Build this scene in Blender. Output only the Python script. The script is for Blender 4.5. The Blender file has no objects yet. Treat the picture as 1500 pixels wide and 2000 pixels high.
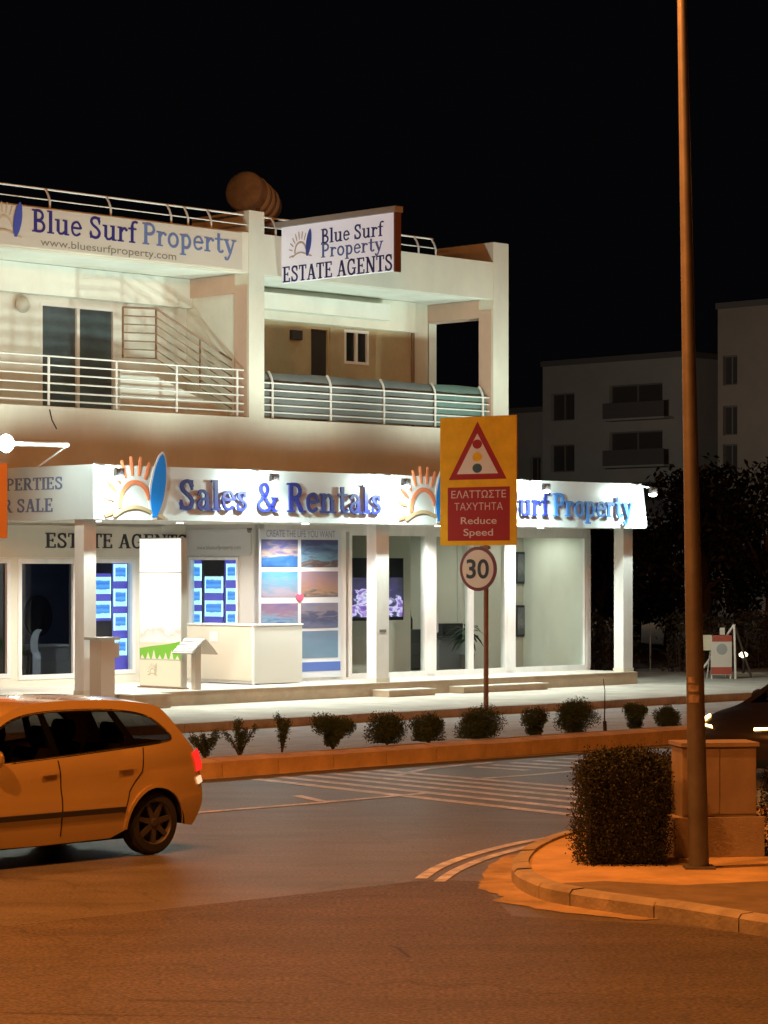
import bpy, bmesh, math, random
from mathutils import Vector, Matrix
from mathutils.geometry import delaunay_2d_cdt
R = math.radians
random.seed(7)
scene = bpy.context.scene
col = scene.collection

# ------------------------------------------------------------------ camera, sky, exposure
cam_d = bpy.data.cameras.new('camera')
cam = bpy.data.objects.new('camera', cam_d)
col.objects.link(cam)
cam.location = (0, 0, 2.68)
cam.rotation_euler = (R(90), 0, 0)
cam_d.sensor_fit = 'HORIZONTAL'
cam_d.sensor_width = 36
cam_d.lens = 36 * 5100 / 1500
cam_d.shift_y = 113 / 1500
cam_d.clip_start = 0.1
cam_d.clip_end = 2000
scene.camera = cam

world = bpy.data.worlds.new('World')
scene.world = world
world.use_nodes = True
wn = world.node_tree
bg = wn.nodes['Background']
sky = wn.nodes.new('ShaderNodeTexSky')
sky.sky_type = 'NISHITA'
sky.sun_disc = False
sky.sun_elevation = R(-6)
sky.sun_rotation = R(160)
glow = wn.nodes.new('ShaderNodeVectorMath')      # town glow that keeps the night sky from pure black
glow.operation = 'ADD'
glow.inputs[1].default_value = (.012, .013, .017)
wn.links.new(sky.outputs['Color'], glow.inputs[0])
wn.links.new(glow.outputs[0], bg.inputs['Color'])
bg.inputs['Strength'].default_value = 0.10
vs = scene.view_settings
vs.view_transform = 'Standard'
vs.look = 'None'
vs.exposure = 0.0
vs.gamma = 1.0
vs.use_curve_mapping = False
scene.cycles.use_denoising = True
scene.cycles.max_bounces = 8
scene.cycles.transparent_max_bounces = 12
scene.cycles.sample_clamp_indirect = 4.0

SODIUM = (1.0, 0.30, 0.055)
COOL = (0.84, 1.0, 0.89)
FLOOD_W = 270
SODIUM_W = 5200

# ------------------------------------------------------------------ materials
MATS = {}
def M(name, color=(.5, .5, .5), rough=.6, metal=0.0, vary=0.0, scale=4.0, bump=0.0, bscale=60.0,
      emit=None, estr=1.0, spec=0.5, stain=None, stretch=None, coat=0.0):
    if name in MATS:
        return MATS[name]
    m = bpy.data.materials.new(name)
    m.use_nodes = True
    nt = m.node_tree
    b = nt.nodes['Principled BSDF']
    b.inputs['Base Color'].default_value = (*color, 1)
    b.inputs['Roughness'].default_value = rough
    b.inputs['Metallic'].default_value = metal
    b.inputs['Specular IOR Level'].default_value = spec
    b.inputs['Coat Weight'].default_value = coat
    if emit:
        b.inputs['Emission Color'].default_value = (*emit, 1)
        b.inputs['Emission Strength'].default_value = estr
    if vary or bump or stain:
        tc = nt.nodes.new('ShaderNodeTexCoord')
        src = tc.outputs['Object']
        if stretch:
            mp = nt.nodes.new('ShaderNodeMapping')
            mp.inputs['Scale'].default_value = stretch
            nt.links.new(src, mp.inputs['Vector'])
            src = mp.outputs['Vector']
        if vary or stain:
            n = nt.nodes.new('ShaderNodeTexNoise')
            n.inputs['Scale'].default_value = scale
            n.inputs['Detail'].default_value = 8
            n.inputs['Roughness'].default_value = .65
            nt.links.new(src, n.inputs['Vector'])
            cr = nt.nodes.new('ShaderNodeValToRGB')
            lo = stain if stain else tuple(c * (1 - vary) for c in color)
            hi = tuple(min(1, c * (1 + vary * .6)) for c in color)
            cr.color_ramp.elements[0].position = .32
            cr.color_ramp.elements[1].position = .68
            cr.color_ramp.elements[0].color = (*lo, 1)
            cr.color_ramp.elements[1].color = (*hi, 1)
            nt.links.new(n.outputs['Fac'], cr.inputs['Fac'])
            nt.links.new(cr.outputs['Color'], b.inputs['Base Color'])
        if bump:
            n2 = nt.nodes.new('ShaderNodeTexNoise')
            n2.inputs['Scale'].default_value = bscale
            n2.inputs['Detail'].default_value = 4
            nt.links.new(src, n2.inputs['Vector'])
            bp = nt.nodes.new('ShaderNodeBump')
            bp.inputs['Strength'].default_value = bump
            bp.inputs['Distance'].default_value = .02
            nt.links.new(n2.outputs['Fac'], bp.inputs['Height'])
            nt.links.new(bp.outputs['Normal'], b.inputs['Normal'])
    MATS[name] = m
    return m

def glass(name, tint=(.9, .95, .95), refl=1.0):
    if name in MATS:
        return MATS[name]
    m = bpy.data.materials.new(name)
    m.use_nodes = True
    nt = m.node_tree
    nt.nodes.clear()
    out = nt.nodes.new('ShaderNodeOutputMaterial')
    mix = nt.nodes.new('ShaderNodeMixShader')
    lw = nt.nodes.new('ShaderNodeLayerWeight')
    lw.inputs['Blend'].default_value = .5
    pw = nt.nodes.new('ShaderNodeMath'); pw.operation = 'POWER'; pw.inputs[1].default_value = 4.0
    nt.links.new(lw.outputs['Facing'], pw.inputs[0])
    fr = nt.nodes.new('ShaderNodeMath'); fr.operation = 'MULTIPLY_ADD'
    fr.inputs[1].default_value = .8 * refl; fr.inputs[2].default_value = .035 * refl
    nt.links.new(pw.outputs[0], fr.inputs[0])
    tr = nt.nodes.new('ShaderNodeBsdfTransparent')
    tr.inputs['Color'].default_value = (*tint, 1)
    gl = nt.nodes.new('ShaderNodeBsdfGlossy')
    gl.inputs['Roughness'].default_value = .03
    nt.links.new(fr.outputs[0], mix.inputs[0])
    nt.links.new(tr.outputs[0], mix.inputs[1])
    nt.links.new(gl.outputs[0], mix.inputs[2])
    nt.links.new(mix.outputs[0], out.inputs['Surface'])
    MATS[name] = m
    return m

def picture(name, stops, scale=3.0, stretch=(1, 1, 1), emit=0.0, detail=6, mixz=0.6, seed=0.0):
    """printed or backlit picture: vertical colour bands broken up by noise"""
    m = bpy.data.materials.new(name)
    m.use_nodes = True
    nt = m.node_tree
    b = nt.nodes['Principled BSDF']
    tc = nt.nodes.new('ShaderNodeTexCoord')
    mp = nt.nodes.new('ShaderNodeMapping')
    mp.inputs['Scale'].default_value = stretch
    mp.inputs['Location'].default_value = (seed, seed * .7, seed * .3)
    nt.links.new(tc.outputs['Generated'], mp.inputs['Vector'])
    n = nt.nodes.new('ShaderNodeTexNoise')
    n.inputs['Scale'].default_value = scale
    n.inputs['Detail'].default_value = detail
    n.inputs['Distortion'].default_value = .6
    nt.links.new(mp.outputs['Vector'], n.inputs['Vector'])
    sx = nt.nodes.new('ShaderNodeSeparateXYZ')
    nt.links.new(tc.outputs['Generated'], sx.inputs[0])
    a = nt.nodes.new('ShaderNodeMath'); a.operation = 'MULTIPLY'; a.inputs[1].default_value = mixz
    nt.links.new(sx.outputs['Z'], a.inputs[0])
    c = nt.nodes.new('ShaderNodeMath'); c.operation = 'MULTIPLY_ADD'
    c.inputs[1].default_value = (1 - mixz) * 1.6
    nt.links.new(n.outputs['Fac'], c.inputs[0])
    nt.links.new(a.outputs[0], c.inputs[2])
    cr = nt.nodes.new('ShaderNodeValToRGB')
    el = cr.color_ramp.elements
    while len(el) < len(stops):
        el.new(.5)
    for e, (p, colr) in zip(el, stops):
        e.position = p
        e.color = (*colr, 1)
    nt.links.new(c.outputs[0], cr.inputs['Fac'])
    if emit:
        b.inputs['Base Color'].default_value = (.04, .04, .045, 1)
    else:
        nt.links.new(cr.outputs['Color'], b.inputs['Base Color'])
    b.inputs['Roughness'].default_value = .35
    if emit:
        nt.links.new(cr.outputs['Color'], b.inputs['Emission Color'])
        b.inputs['Emission Strength'].default_value = emit
    return m

def ground_mat(name, base, dark, patch_scale, speck=.35, bump=.35, rough=.75, cracks=True):
    """asphalt: aggregate speckle, broad wear patches, streaks along the traffic, fine cracks"""
    m = bpy.data.materials.new(name)
    m.use_nodes = True
    nt = m.node_tree
    b = nt.nodes['Principled BSDF']
    tc = nt.nodes.new('ShaderNodeTexCoord')
    n1 = nt.nodes.new('ShaderNodeTexNoise'); n1.inputs['Scale'].default_value = patch_scale
    n1.inputs['Detail'].default_value = 7; n1.inputs['Roughness'].default_value = .6
    rot = nt.nodes.new('ShaderNodeMapping'); rot.inputs['Rotation'].default_value = (0, 0, R(-35))
    rot.inputs['Scale'].default_value = (.35, 1.6, 1)
    nt.links.new(tc.outputs['Object'], rot.inputs['Vector'])
    nt.links.new(rot.outputs['Vector'], n1.inputs['Vector'])
    n2 = nt.nodes.new('ShaderNodeTexNoise'); n2.inputs['Scale'].default_value = 34
    n2.inputs['Detail'].default_value = 3
    nt.links.new(tc.outputs['Object'], n2.inputs['Vector'])
    cr = nt.nodes.new('ShaderNodeValToRGB')
    cr.color_ramp.elements[0].position = .3; cr.color_ramp.elements[1].position = .72
    cr.color_ramp.elements[0].color = (*dark, 1); cr.color_ramp.elements[1].color = (*base, 1)
    nt.links.new(n1.outputs['Fac'], cr.inputs['Fac'])
    sp = nt.nodes.new('ShaderNodeMapRange')
    sp.inputs['From Min'].default_value = .3; sp.inputs['From Max'].default_value = .7
    sp.inputs['To Min'].default_value = 1 - speck; sp.inputs['To Max'].default_value = 1 + speck
    nt.links.new(n2.outputs['Fac'], sp.inputs['Value'])
    n3 = nt.nodes.new('ShaderNodeTexNoise'); n3.inputs['Scale'].default_value = 1.0
    n3.inputs['Detail'].default_value = 9; n3.inputs['Roughness'].default_value = .72
    mp3 = nt.nodes.new('ShaderNodeMapping'); mp3.inputs['Scale'].default_value = (1.1, 2.4, 1); mp3.inputs['Rotation'].default_value = (0, 0, R(-14))
    nt.links.new(tc.outputs['Object'], mp3.inputs['Vector']); nt.links.new(mp3.outputs['Vector'], n3.inputs['Vector'])
    sp3 = nt.nodes.new('ShaderNodeMapRange')
    sp3.inputs['From Min'].default_value = .3; sp3.inputs['From Max'].default_value = .7
    sp3.inputs['To Min'].default_value = .70; sp3.inputs['To Max'].default_value = 1.22
    nt.links.new(n3.outputs['Fac'], sp3.inputs['Value'])
    cmb = nt.nodes.new('ShaderNodeMath'); cmb.operation = 'MULTIPLY'
    nt.links.new(sp.outputs['Result'], cmb.inputs[0]); nt.links.new(sp3.outputs['Result'], cmb.inputs[1])
    mul = nt.nodes.new('ShaderNodeVectorMath'); mul.operation = 'SCALE'
    nt.links.new(cr.outputs['Color'], mul.inputs[0])
    nt.links.new(cmb.outputs[0], mul.inputs['Scale'])
    last = mul.outputs[0]
    if cracks:
        vo = nt.nodes.new('ShaderNodeTexVoronoi'); vo.feature = 'DISTANCE_TO_EDGE'
        vo.inputs['Scale'].default_value = .22
        wp = nt.nodes.new('ShaderNodeTexNoise'); wp.inputs['Scale'].default_value = 1.3
        wp.inputs['Detail'].default_value = 5
        nt.links.new(tc.outputs['Object'], wp.inputs['Vector'])
        ad = nt.nodes.new('ShaderNodeVectorMath'); ad.operation = 'MULTIPLY_ADD'
        ad.inputs[1].default_value = (1.4, 1.4, 0)
        nt.links.new(wp.outputs['Color'], ad.inputs[0])
        nt.links.new(tc.outputs['Object'], ad.inputs[2])
        nt.links.new(ad.outputs[0], vo.inputs['Vector'])
        lt = nt.nodes.new('ShaderNodeMapRange')
        lt.inputs['From Min'].default_value = .002; lt.inputs['From Max'].default_value = .005
        lt.inputs['To Min'].default_value = .72; lt.inputs['To Max'].default_value = 1
        nt.links.new(vo.outputs['Distance'], lt.inputs['Value'])
        m2 = nt.nodes.new('ShaderNodeVectorMath'); m2.operation = 'SCALE'
        nt.links.new(last, m2.inputs[0]); nt.links.new(lt.outputs['Result'], m2.inputs['Scale'])
        last = m2.outputs[0]
    nt.links.new(last, b.inputs['Base Color'])
    b.inputs['Roughness'].default_value = rough
    bp = nt.nodes.new('ShaderNodeBump'); bp.inputs['Strength'].default_value = bump
    bp.inputs['Distance'].default_value = .01
    nt.links.new(n2.outputs['Fac'], bp.inputs['Height'])
    nt.links.new(bp.outputs['Normal'], b.inputs['Normal'])
    MATS[name] = m
    return m

asphalt = ground_mat('asphalt', (.165, .15, .135), (.10, .094, .088), .5, rough=.5, bump=.2, speck=.5)
asphalt2 = ground_mat('asphalt_worn', (.120, .100, .088), (.070, .060, .053), .6, speck=.8, bump=.6, rough=.62)
stucco = M('cream_render', (.72, .71, .60), .85, vary=.10, scale=1.1, bump=.15, bscale=60, stretch=(1, 1, .55))
stucco_w = M('white_render', (.76, .78, .70), .85, vary=.09, scale=1.2, bump=.12, bscale=60, stretch=(1, 1, .6))
pink = M('pink_render', (.62, .44, .34), .85, vary=.08, scale=1.5, bump=.12, bscale=90)
tan = M('tan_render', (.46, .37, .22), .85, vary=.15, scale=1.3, bump=.1, bscale=80)
white_p = M('white_paint', (.78, .79, .78), .4, vary=.10, scale=2.5, stretch=(1.5, 1.5, .5))
white_m = M('white_metal', (.78, .78, .74), .4)
fascia_m = M('fascia_panel', (.66, .78, .82), .3, vary=.04, scale=.8)
conc = M('pavement_concrete', (.52, .51, .45), .85, vary=.22, scale=1.1, bump=.25, bscale=40)
kerbm = M('kerb_concrete', (.40, .36, .30), .85, vary=.3, scale=3.0, bump=.35, bscale=30)
kerbp = M('kerb_weathered', (.62, .42, .20), .85, vary=.3, scale=2.0, bump=.35, bscale=30)
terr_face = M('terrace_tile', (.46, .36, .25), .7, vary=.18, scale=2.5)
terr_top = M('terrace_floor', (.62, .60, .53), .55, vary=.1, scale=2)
navy = M('navy_letter', (.018, .025, .20), .4)
blue_l = M('blue_letter', (.06, .22, .62), .4)
black_l = M('black_letter', (.012, .010, .016), .5)
board_blue = M('surfboard_blue', (.01, .25, .85), .3)
board_print = M('surfboard_print', (.04, .09, .45), .4)
sun_or = M('sun_orange', (.72, .25, .13), .6, spec=.2)
sun_pale = M('sun_print', (.55, .45, .32), .6)
galv = M('galvanised', (.17, .165, .17), .5, metal=.35, vary=.25, scale=3)
dark_m = M('dark_metal', (.06, .055, .05), .5, metal=.3)
grey_m = M('grey_metal', (.25, .25, .25), .5, metal=.4)
paint_line = M('road_paint', (.74, .73, .70), .45, stain=(.26, .25, .23), vary=.3, scale=5, bump=.2)
soil = M('soil', (.13, .085, .05), .95, vary=.5, scale=6, bump=.6, bscale=20)
sand = M('sandy_paving', (.58, .42, .22), .9, vary=.35, scale=1.6, bump=.4, bscale=25)
glass_c = glass('clear_glass', (.88, .93, .92), .6)
glass_d = glass('smoked_glass', (.45, .47, .48), 1.0)
glass_car = glass('car_glass', (.34, .32, .30), 1.0)

# ------------------------------------------------------------------ geometry helpers
class MB:
    def __init__(s):
        s.v = []; s.f = []
    def add(s, verts, faces):
        n = len(s.v)
        s.v += [tuple(p) for p in verts]
        s.f += [tuple(i + n for i in f) for f in faces]
        return s
    def box(s, x0, x1, y0, y1, z0, z1):
        if x0 > x1: x0, x1 = x1, x0
        if y0 > y1: y0, y1 = y1, y0
        if z0 > z1: z0, z1 = z1, z0
        return s.add([(x0, y0, z0), (x1, y0, z0), (x1, y1, z0), (x0, y1, z0),
                      (x0, y0, z1), (x1, y0, z1), (x1, y1, z1), (x0, y1, z1)],
                     [(0, 3, 2, 1), (4, 5, 6, 7), (0, 1, 5, 4), (1, 2, 6, 5), (2, 3, 7, 6), (3, 0, 4, 7)])
    def tube(s, pts, r, n=8, cap=True):
        pts = [Vector(p) for p in pts]
        rs = r if isinstance(r, (list, tuple)) else [r] * len(pts)
        rings = []
        prev = None
        for i, p in enumerate(pts):
            a = pts[max(0, i - 1)]; b = pts[min(len(pts) - 1, i + 1)]
            t = (b - a).normalized()
            ref = Vector((0, 0, 1)) if abs(t.z) < .95 else Vector((1, 0, 0))
            if prev is not None:
                e1 = (prev - t * prev.dot(t)).normalized()
            else:
                e1 = t.cross(ref).normalized()
            e2 = t.cross(e1)
            prev = e1
            rings.append([p + (e1 * math.cos(2 * math.pi * k / n) + e2 * math.sin(2 * math.pi * k / n)) * rs[i] for k in range(n)])
        vs_ = [q for rg in rings for q in rg]
        fs = []
        for i in range(len(pts) - 1):
            for k in range(n):
                fs.append((i * n + k, i * n + (k + 1) % n, (i + 1) * n + (k + 1) % n, (i + 1) * n + k))
        if cap:
            fs.append(tuple(range(n - 1, -1, -1)))
            fs.append(tuple(range((len(pts) - 1) * n, len(pts) * n)))
        return s.add(vs_, fs)
    def lathe(s, prof, center=(0, 0, 0), axis='z', n=24, cap=True):
        vs_, fs = [], []
        for r, h in prof:
            for k in range(n):
                a = 2 * math.pi * k / n
                x, y = r * math.cos(a), r * math.sin(a)
                p = (x, y, h) if axis == 'z' else ((x, h, y) if axis == 'y' else (h, x, y))
                vs_.append((p[0] + center[0], p[1] + center[1], p[2] + center[2]))
        for i in range(len(prof) - 1):
            for k in range(n):
                fs.append((i * n + k, i * n + (k + 1) % n, (i + 1) * n + (k + 1) % n, (i + 1) * n + k))
        if cap:
            fs.append(tuple(range(n))); fs.append(tuple(range((len(prof) - 1) * n, len(prof) * n)))
        return s.add(vs_, fs)
    def prism(s, poly, mp, t0, t1):
        """2-D polygon (convex or not) extruded between depths t0 and t1 through a plane mapper"""
        n = len(poly)
        vs_ = [mp(x, y, t0) for x, y in poly] + [mp(x, y, t1) for x, y in poly]
        fs = [tuple(range(n)), tuple(range(2 * n - 1, n - 1, -1))]
        fs += [(i, i + n, (i + 1) % n + n, (i + 1) % n) for i in range(n)]
        return s.add(vs_, fs)
    def ribbon(s, pts, w, mp, t0, t1):
        """2-D polyline with pen width, extruded"""
        L, Rr = [], []
        for i, (x, y) in enumerate(pts):
            a = pts[max(0, i - 1)]; b = pts[min(len(pts) - 1, i + 1)]
            dx, dy = b[0] - a[0], b[1] - a[1]
            l = math.hypot(dx, dy) or 1
            ww = w[i] if isinstance(w, (list, tuple)) else w
            nx, ny = -dy / l * ww / 2, dx / l * ww / 2
            L.append((x + nx, y + ny)); Rr.append((x - nx, y - ny))
        n = len(pts)
        vs_ = [mp(x, y, t) for t in (t0, t1) for side in (L, Rr) for x, y in side]
        f = []
        for i in range(n - 1):
            f.append((i, i + 1, n + i + 1, n + i))
            f.append((2 * n + i, 3 * n + i, 3 * n + i + 1, 2 * n + i + 1))
            f.append((i, 2 * n + i, 2 * n + i + 1, i + 1))
            f.append((n + i, n + i + 1, 3 * n + i + 1, 3 * n + i))
        f.append((0, n, 3 * n, 2 * n)); f.append((n - 1, 3 * n - 1, 4 * n - 1, 2 * n - 1))
        return s.add(vs_, f)

class Frame:
    def __init__(s, loc, rot):
        s.m = Matrix.Translation(loc) @ Matrix.Rotation(rot, 4, 'Z')
        s.rot = rot
FAC = Frame((0, 52.4, 0), R(45))     # x along the shop front, y into the building
WLD = Frame((0, 0, 0), 0)

def mesh_of(mb, base=(0, 0, 0), smooth=None):
    me = bpy.data.meshes.new('mesh')
    me.from_pydata([(v[0] - base[0], v[1] - base[1], v[2] - base[2]) for v in mb.v], [], mb.f)
    bm = bmesh.new(); bm.from_mesh(me)
    bmesh.ops.recalc_face_normals(bm, faces=bm.faces)
    bm.to_mesh(me); bm.free()
    if smooth is not None:
        for p in me.polygons: p.use_smooth = True
        me.set_sharp_from_angle(angle=R(smooth))
    return me

def tag(o, label=None, cat=None, group=None, kind=None):
    if label: o['label'] = label
    if cat: o['category'] = cat
    if group: o['group'] = group
    if kind: o['kind'] = kind
    return o

class Thing:
    """an Empty at the thing's base; parts are given in the coordinates of its frame"""
    def __init__(s, name, label, cat, base=(0, 0, 0), frame=FAC, group=None):
        s.base = base; s.frame = frame
        s.o = bpy.data.objects.new(name, None)
        s.o.empty_display_size = .3
        col.objects.link(s.o)
        s.o.matrix_world = frame.m @ Matrix.Translation(base)
        tag(s.o, label, cat, group)
    def part(s, name, mb, mat, parent=None, smooth=None, label=None, kind=None):
        o = bpy.data.objects.new(name, mesh_of(mb, s.base, smooth))
        col.objects.link(o)
        o.data.materials.append(mat)
        o.parent = parent or s.o
        tag(o, label, kind=kind)
        return o

def single(name, mb, mat, label=None, cat=None, base=(0, 0, 0), frame=FAC, group=None, kind=None, smooth=None):
    o = bpy.data.objects.new(name, mesh_of(mb, base, smooth))
    col.objects.link(o)
    o.matrix_world = frame.m @ Matrix.Translation(base)
    o.data.materials.append(mat)
    return tag(o, label, cat, group, kind)

def child(name, me, mat, parent, loc=(0, 0, 0), rotz=0):
    o = bpy.data.objects.new(name, me)
    col.objects.link(o)
    if not me.materials:
        me.materials.append(mat)
    o.parent = parent
    o.location = loc
    o.rotation_euler = (0, 0, rotz)
    return o

def copy_tree(o, parent=None):
    c = o.copy(); col.objects.link(c); c.parent = parent
    for ch in list(o.children):
        copy_tree(ch, c)
    return c

def lamp(name, kind, loc, color, watts, radius=.08, parent=None, frame=FAC, rot=None, **kw):
    d = bpy.data.lights.new(name, kind)
    d.color = color; d.energy = watts
    if kind == 'AREA':
        d.shape = 'RECTANGLE'; d.size = kw.get('sx', 1); d.size_y = kw.get('sy', 1)
    else:
        d.shadow_soft_size = radius
    if kind == 'SPOT':
        d.spot_size = kw.get('size', R(140)); d.spot_blend = kw.get('blend', .6)
    o = bpy.data.objects.new(name, d)
    col.objects.link(o)
    mw = frame.m @ Matrix.Translation(loc)
    if rot: mw = mw @ rot
    if parent:
        bpy.context.view_layer.update()
        o.parent = parent
        o.matrix_parent_inverse = parent.matrix_world.inverted()
    o.matrix_world = mw
    return o

def holes_wall(mb, u0, u1, z0, z1, d0, d1, holes):
    """wall slab with rectangular openings, built of butted blocks"""
    us = sorted({u0, u1, *[h[0] for h in holes], *[h[1] for h in holes]})
    for a, b in zip(us, us[1:]):
        zs = sorted([(h[2], h[3]) for h in holes if h[0] <= a + 1e-6 and h[1] >= b - 1e-6])
        z = z0
        for lo, hi in zs:
            if lo > z: mb.box(a, b, d0, d1, z, lo)
            z = hi
        if z < z1: mb.box(a, b, d0, d1, z, z1)
    return mb

def front(u0, d0, z0):       # plane that faces the street
    return lambda s, t, h: (u0 + s, d0 - h, z0 + t)
def side(u0, d0, z0):        # plane that faces along the street to the left
    return lambda s, t, h: (u0 - h, d0 - s, z0 + t)

# ------------------------------------------------------------------ slab-serif lettering
def cat_curve(pts, n=6):
    out = []
    for i in range(len(pts) - 1):
        p0 = pts[max(0, i - 1)]; p1 = pts[i]; p2 = pts[i + 1]; p3 = pts[min(len(pts) - 1, i + 2)]
        for k in range(n):
            t = k / n
            out.append(tuple(.5 * ((2 * b) + (-a + c) * t + (2 * a - 5 * b + 4 * c - d) * t * t + (-a + 3 * b - 3 * c + d) * t ** 3)
                             for a, b, c, d in zip(p0, p1, p2, p3)))
    out.append(pts[-1])
    return out
def arc(cx, cy, rx, ry, a0, a1, n=14):
    return [(cx + rx * math.cos(R(a0 + (a1 - a0) * i / n)), cy + ry * math.sin(R(a0 + (a1 - a0) * i / n))) for i in range(n + 1)]
SW, TW, SF = .155, .085, .07
def rc(x0, y0, x1, y1): return ('p', [(x0, y0), (x1, y0), (x1, y1), (x0, y1)])
def stem(x, y0=0, y1=1, top='b', bot='b', w=SW, e=.085):
    r = [rc(x, y0, x + w, y1)]
    for y, fl in ((y0, bot), (y1 - SF, top)):
        if 'l' in fl or 'b' in fl: r.append(rc(x - e, y, x + .01, y + SF))
        if 'r' in fl or 'b' in fl: r.append(rc(x + w - .01, y, x + w + e, y + SF))
    return r
def rb(pts, w): return ('r', pts, w)
def G_(ch):
    X = .68
    if ch == 'B': return stem(.1, top='l', bot='l') + [rb([(.2, .96)] + arc(.32, .75, .2, .21, 90, -90) + [(.2, .54)], .11), rb([(.2, .50)] + arc(.36, .27, .23, .23, 90, -90) + [(.2, .04)], .115)], .72
    if ch == 'P': return stem(.1, top='l') + [rb([(.2, .955)] + arc(.36, .72, .22, .235, 90, -90) + [(.2, .485)], .12)], .7
    if ch == 'R': return stem(.1, top='l') + [rb([(.2, .955)] + arc(.36, .73, .2, .225, 90, -90) + [(.2, .505)], .115), rb([(.38, .5), (.62, .05)], .15), rc(.56, 0, .8, SF)], .8
    if ch == 'S': return [rb(cat_curve([(.52, .76), (.46, .9), (.32, .955), (.17, .9), (.12, .76), (.2, .62), (.42, .45), (.52, .28), (.45, .1), (.3, .045), (.14, .11), (.08, .26)]), .125), rc(.475, .66, .545, .99), rc(.055, .01, .125, .34)], .66
    if ch == 'E': return stem(.1, top='l', bot='l') + [rc(.2, 1 - SF - .015, .6, 1), rc(.2, 0, .62, SF + .015), rc(.2, .47, .46, .55), rc(.53, .76, .6, .95), rc(.55, .06, .62, .26), rc(.42, .4, .48, .62)], .7
    if ch == 'F': return stem(.1, top='l') + [rc(.2, 1 - SF - .015, .6, 1), rc(.2, .45, .46, .53), rc(.53, .74, .6, .95), rc(.42, .38, .48, .6)], .66
    if ch == 'L': return stem(.1, bot='l') + [rc(.2, 0, .6, SF + .015), rc(.53, .06, .6, .3)], .66
    if ch == 'I': return stem(.1), .36
    if ch == 'T': return stem(.24, top='') + [rc(.02, 1 - SF - .015, .62, 1), rc(.02, .74, .085, .95), rc(.555, .74, .62, .95)], .66
    if ch == 'A': return [rb([(.14, .02), (.36, .98)], .09), rb([(.38, .98), (.62, .02)], .165), rc(.2, .28, .55, .36), rc(.02, 0, .25, SF), rc(.48, 0, .76, SF)], .78
    if ch == 'N': return stem(.1, top='l', w=.1) + [rb([(.16, .97), (.62, .03)], .15)] + stem(.6, bot='', w=.1), .84
    if ch == 'O': return [rb(arc(.38, .5, .29, .44, 0, 360, 28), .12)], .78
    if ch == 'G': return [rb(cat_curve([(.6, .76), (.53, .9), (.38, .955), (.2, .85), (.12, .5), (.2, .15), (.38, .045), (.54, .1), (.62, .24)]), .125), rc(.57, .05, .69, .44), rc(.44, .38, .76, .45), rc(.57, .66, .64, .99)], .8
    if ch == 'l': return stem(.1, 0, 1.02, top='l'), .37
    if ch == 'u': return stem(.1, .12, X, top='l', bot='', w=.14) + [rb([(.17, .2)] + cat_curve([(.17, .16), (.25, .05), (.38, .06), (.5, .16)]), .1)] + stem(.47, 0, X, top='l', bot='r', w=.14), .74
    if ch == 'e': return [rb(cat_curve([(.1, .38), (.5, .38), (.5, .46), (.4, .62), (.28, .64), (.14, .54), (.1, .34), (.16, .12), (.32, .05), (.5, .16)], 5), .1)], .6
    if ch == 'r': return stem(.1, 0, X, top='l', w=.14) + [rb(cat_curve([(.2, .45), (.3, .6), (.42, .62)]), .1), ('p', arc(.45, .56, .07, .07, 0, 350, 10))], .54
    if ch == 'f': return stem(.14, 0, .8, top='', w=.14) + [rb(cat_curve([(.21, .78), (.26, .93), (.4, .97), (.48, .93)]), .1), rc(.02, X - .075, .42, X)], .46
    if ch == 'o': return [rb(arc(.32, .34, .22, .3, 0, 360, 24), .12)], .64
    if ch == 'p': return stem(.1, -.3, X, top='l', w=.14) + [rb(arc(.33, .34, .2, .295, 120, -120, 20), .12)], .66
    if ch == 't': return [rc(.15, .12, .29, .92), rc(.03, X - .075, .44, X), rb(cat_curve([(.22, .16), (.27, .06), (.38, .05), (.46, .14)]), .1)], .48
    if ch == 'y': return [rb([(.13, X - .03), (.35, .05)], .15), rb([(.55, X - .03), (.36, .02), (.27, -.18)], .085), rb(cat_curve([(.28, -.16), (.2, -.28), (.08, -.26)]), .085), ('p', arc(.1, -.2, .06, .06, 0, 350, 10)), rc(0, X - SF, .26, X), rc(.43, X - SF, .67, X)], .68
    if ch == 'a': return [rb(cat_curve([(.12, .5), (.18, .62), (.3, .64), (.42, .56), (.44, .44)]), .1), rc(.37, .0, .51, .46), rb(cat_curve([(.42, .38), (.24, .36), (.12, .26), (.12, .14), (.22, .05), (.34, .09), (.42, .2)]), .1), rc(.5, 0, .59, SF)], .62
    if ch == 's': return [rb(cat_curve([(.4, .5), (.34, .61), (.24, .63), (.14, .58), (.12, .48), (.22, .38), (.38, .29), (.42, .17), (.34, .06), (.22, .045), (.11, .1), (.08, .2)]), .095), rc(.37, .44, .43, .67), rc(.06, .01, .12, .24)], .52
    if ch == 'n': return stem(.1, 0, X, top='l', w=.14) + [rb(cat_curve([(.22, .5), (.34, .62), (.46, .58), (.52, .42)]), .1)] + stem(.46, 0, .46, top='', w=.14), .76
    if ch == '&': return [rb(cat_curve([(.78, .46), (.66, .22), (.5, .07), (.3, .04), (.13, .14), (.12, .3), (.26, .46), (.42, .6), (.48, .76), (.42, .9), (.32, .93), (.22, .86), (.22, .72), (.36, .5), (.56, .22), (.78, .04)]), .105), rc(.64, .44, .9, .5), rc(.68, 0, .88, SF)], .95
    return [], .32

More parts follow.
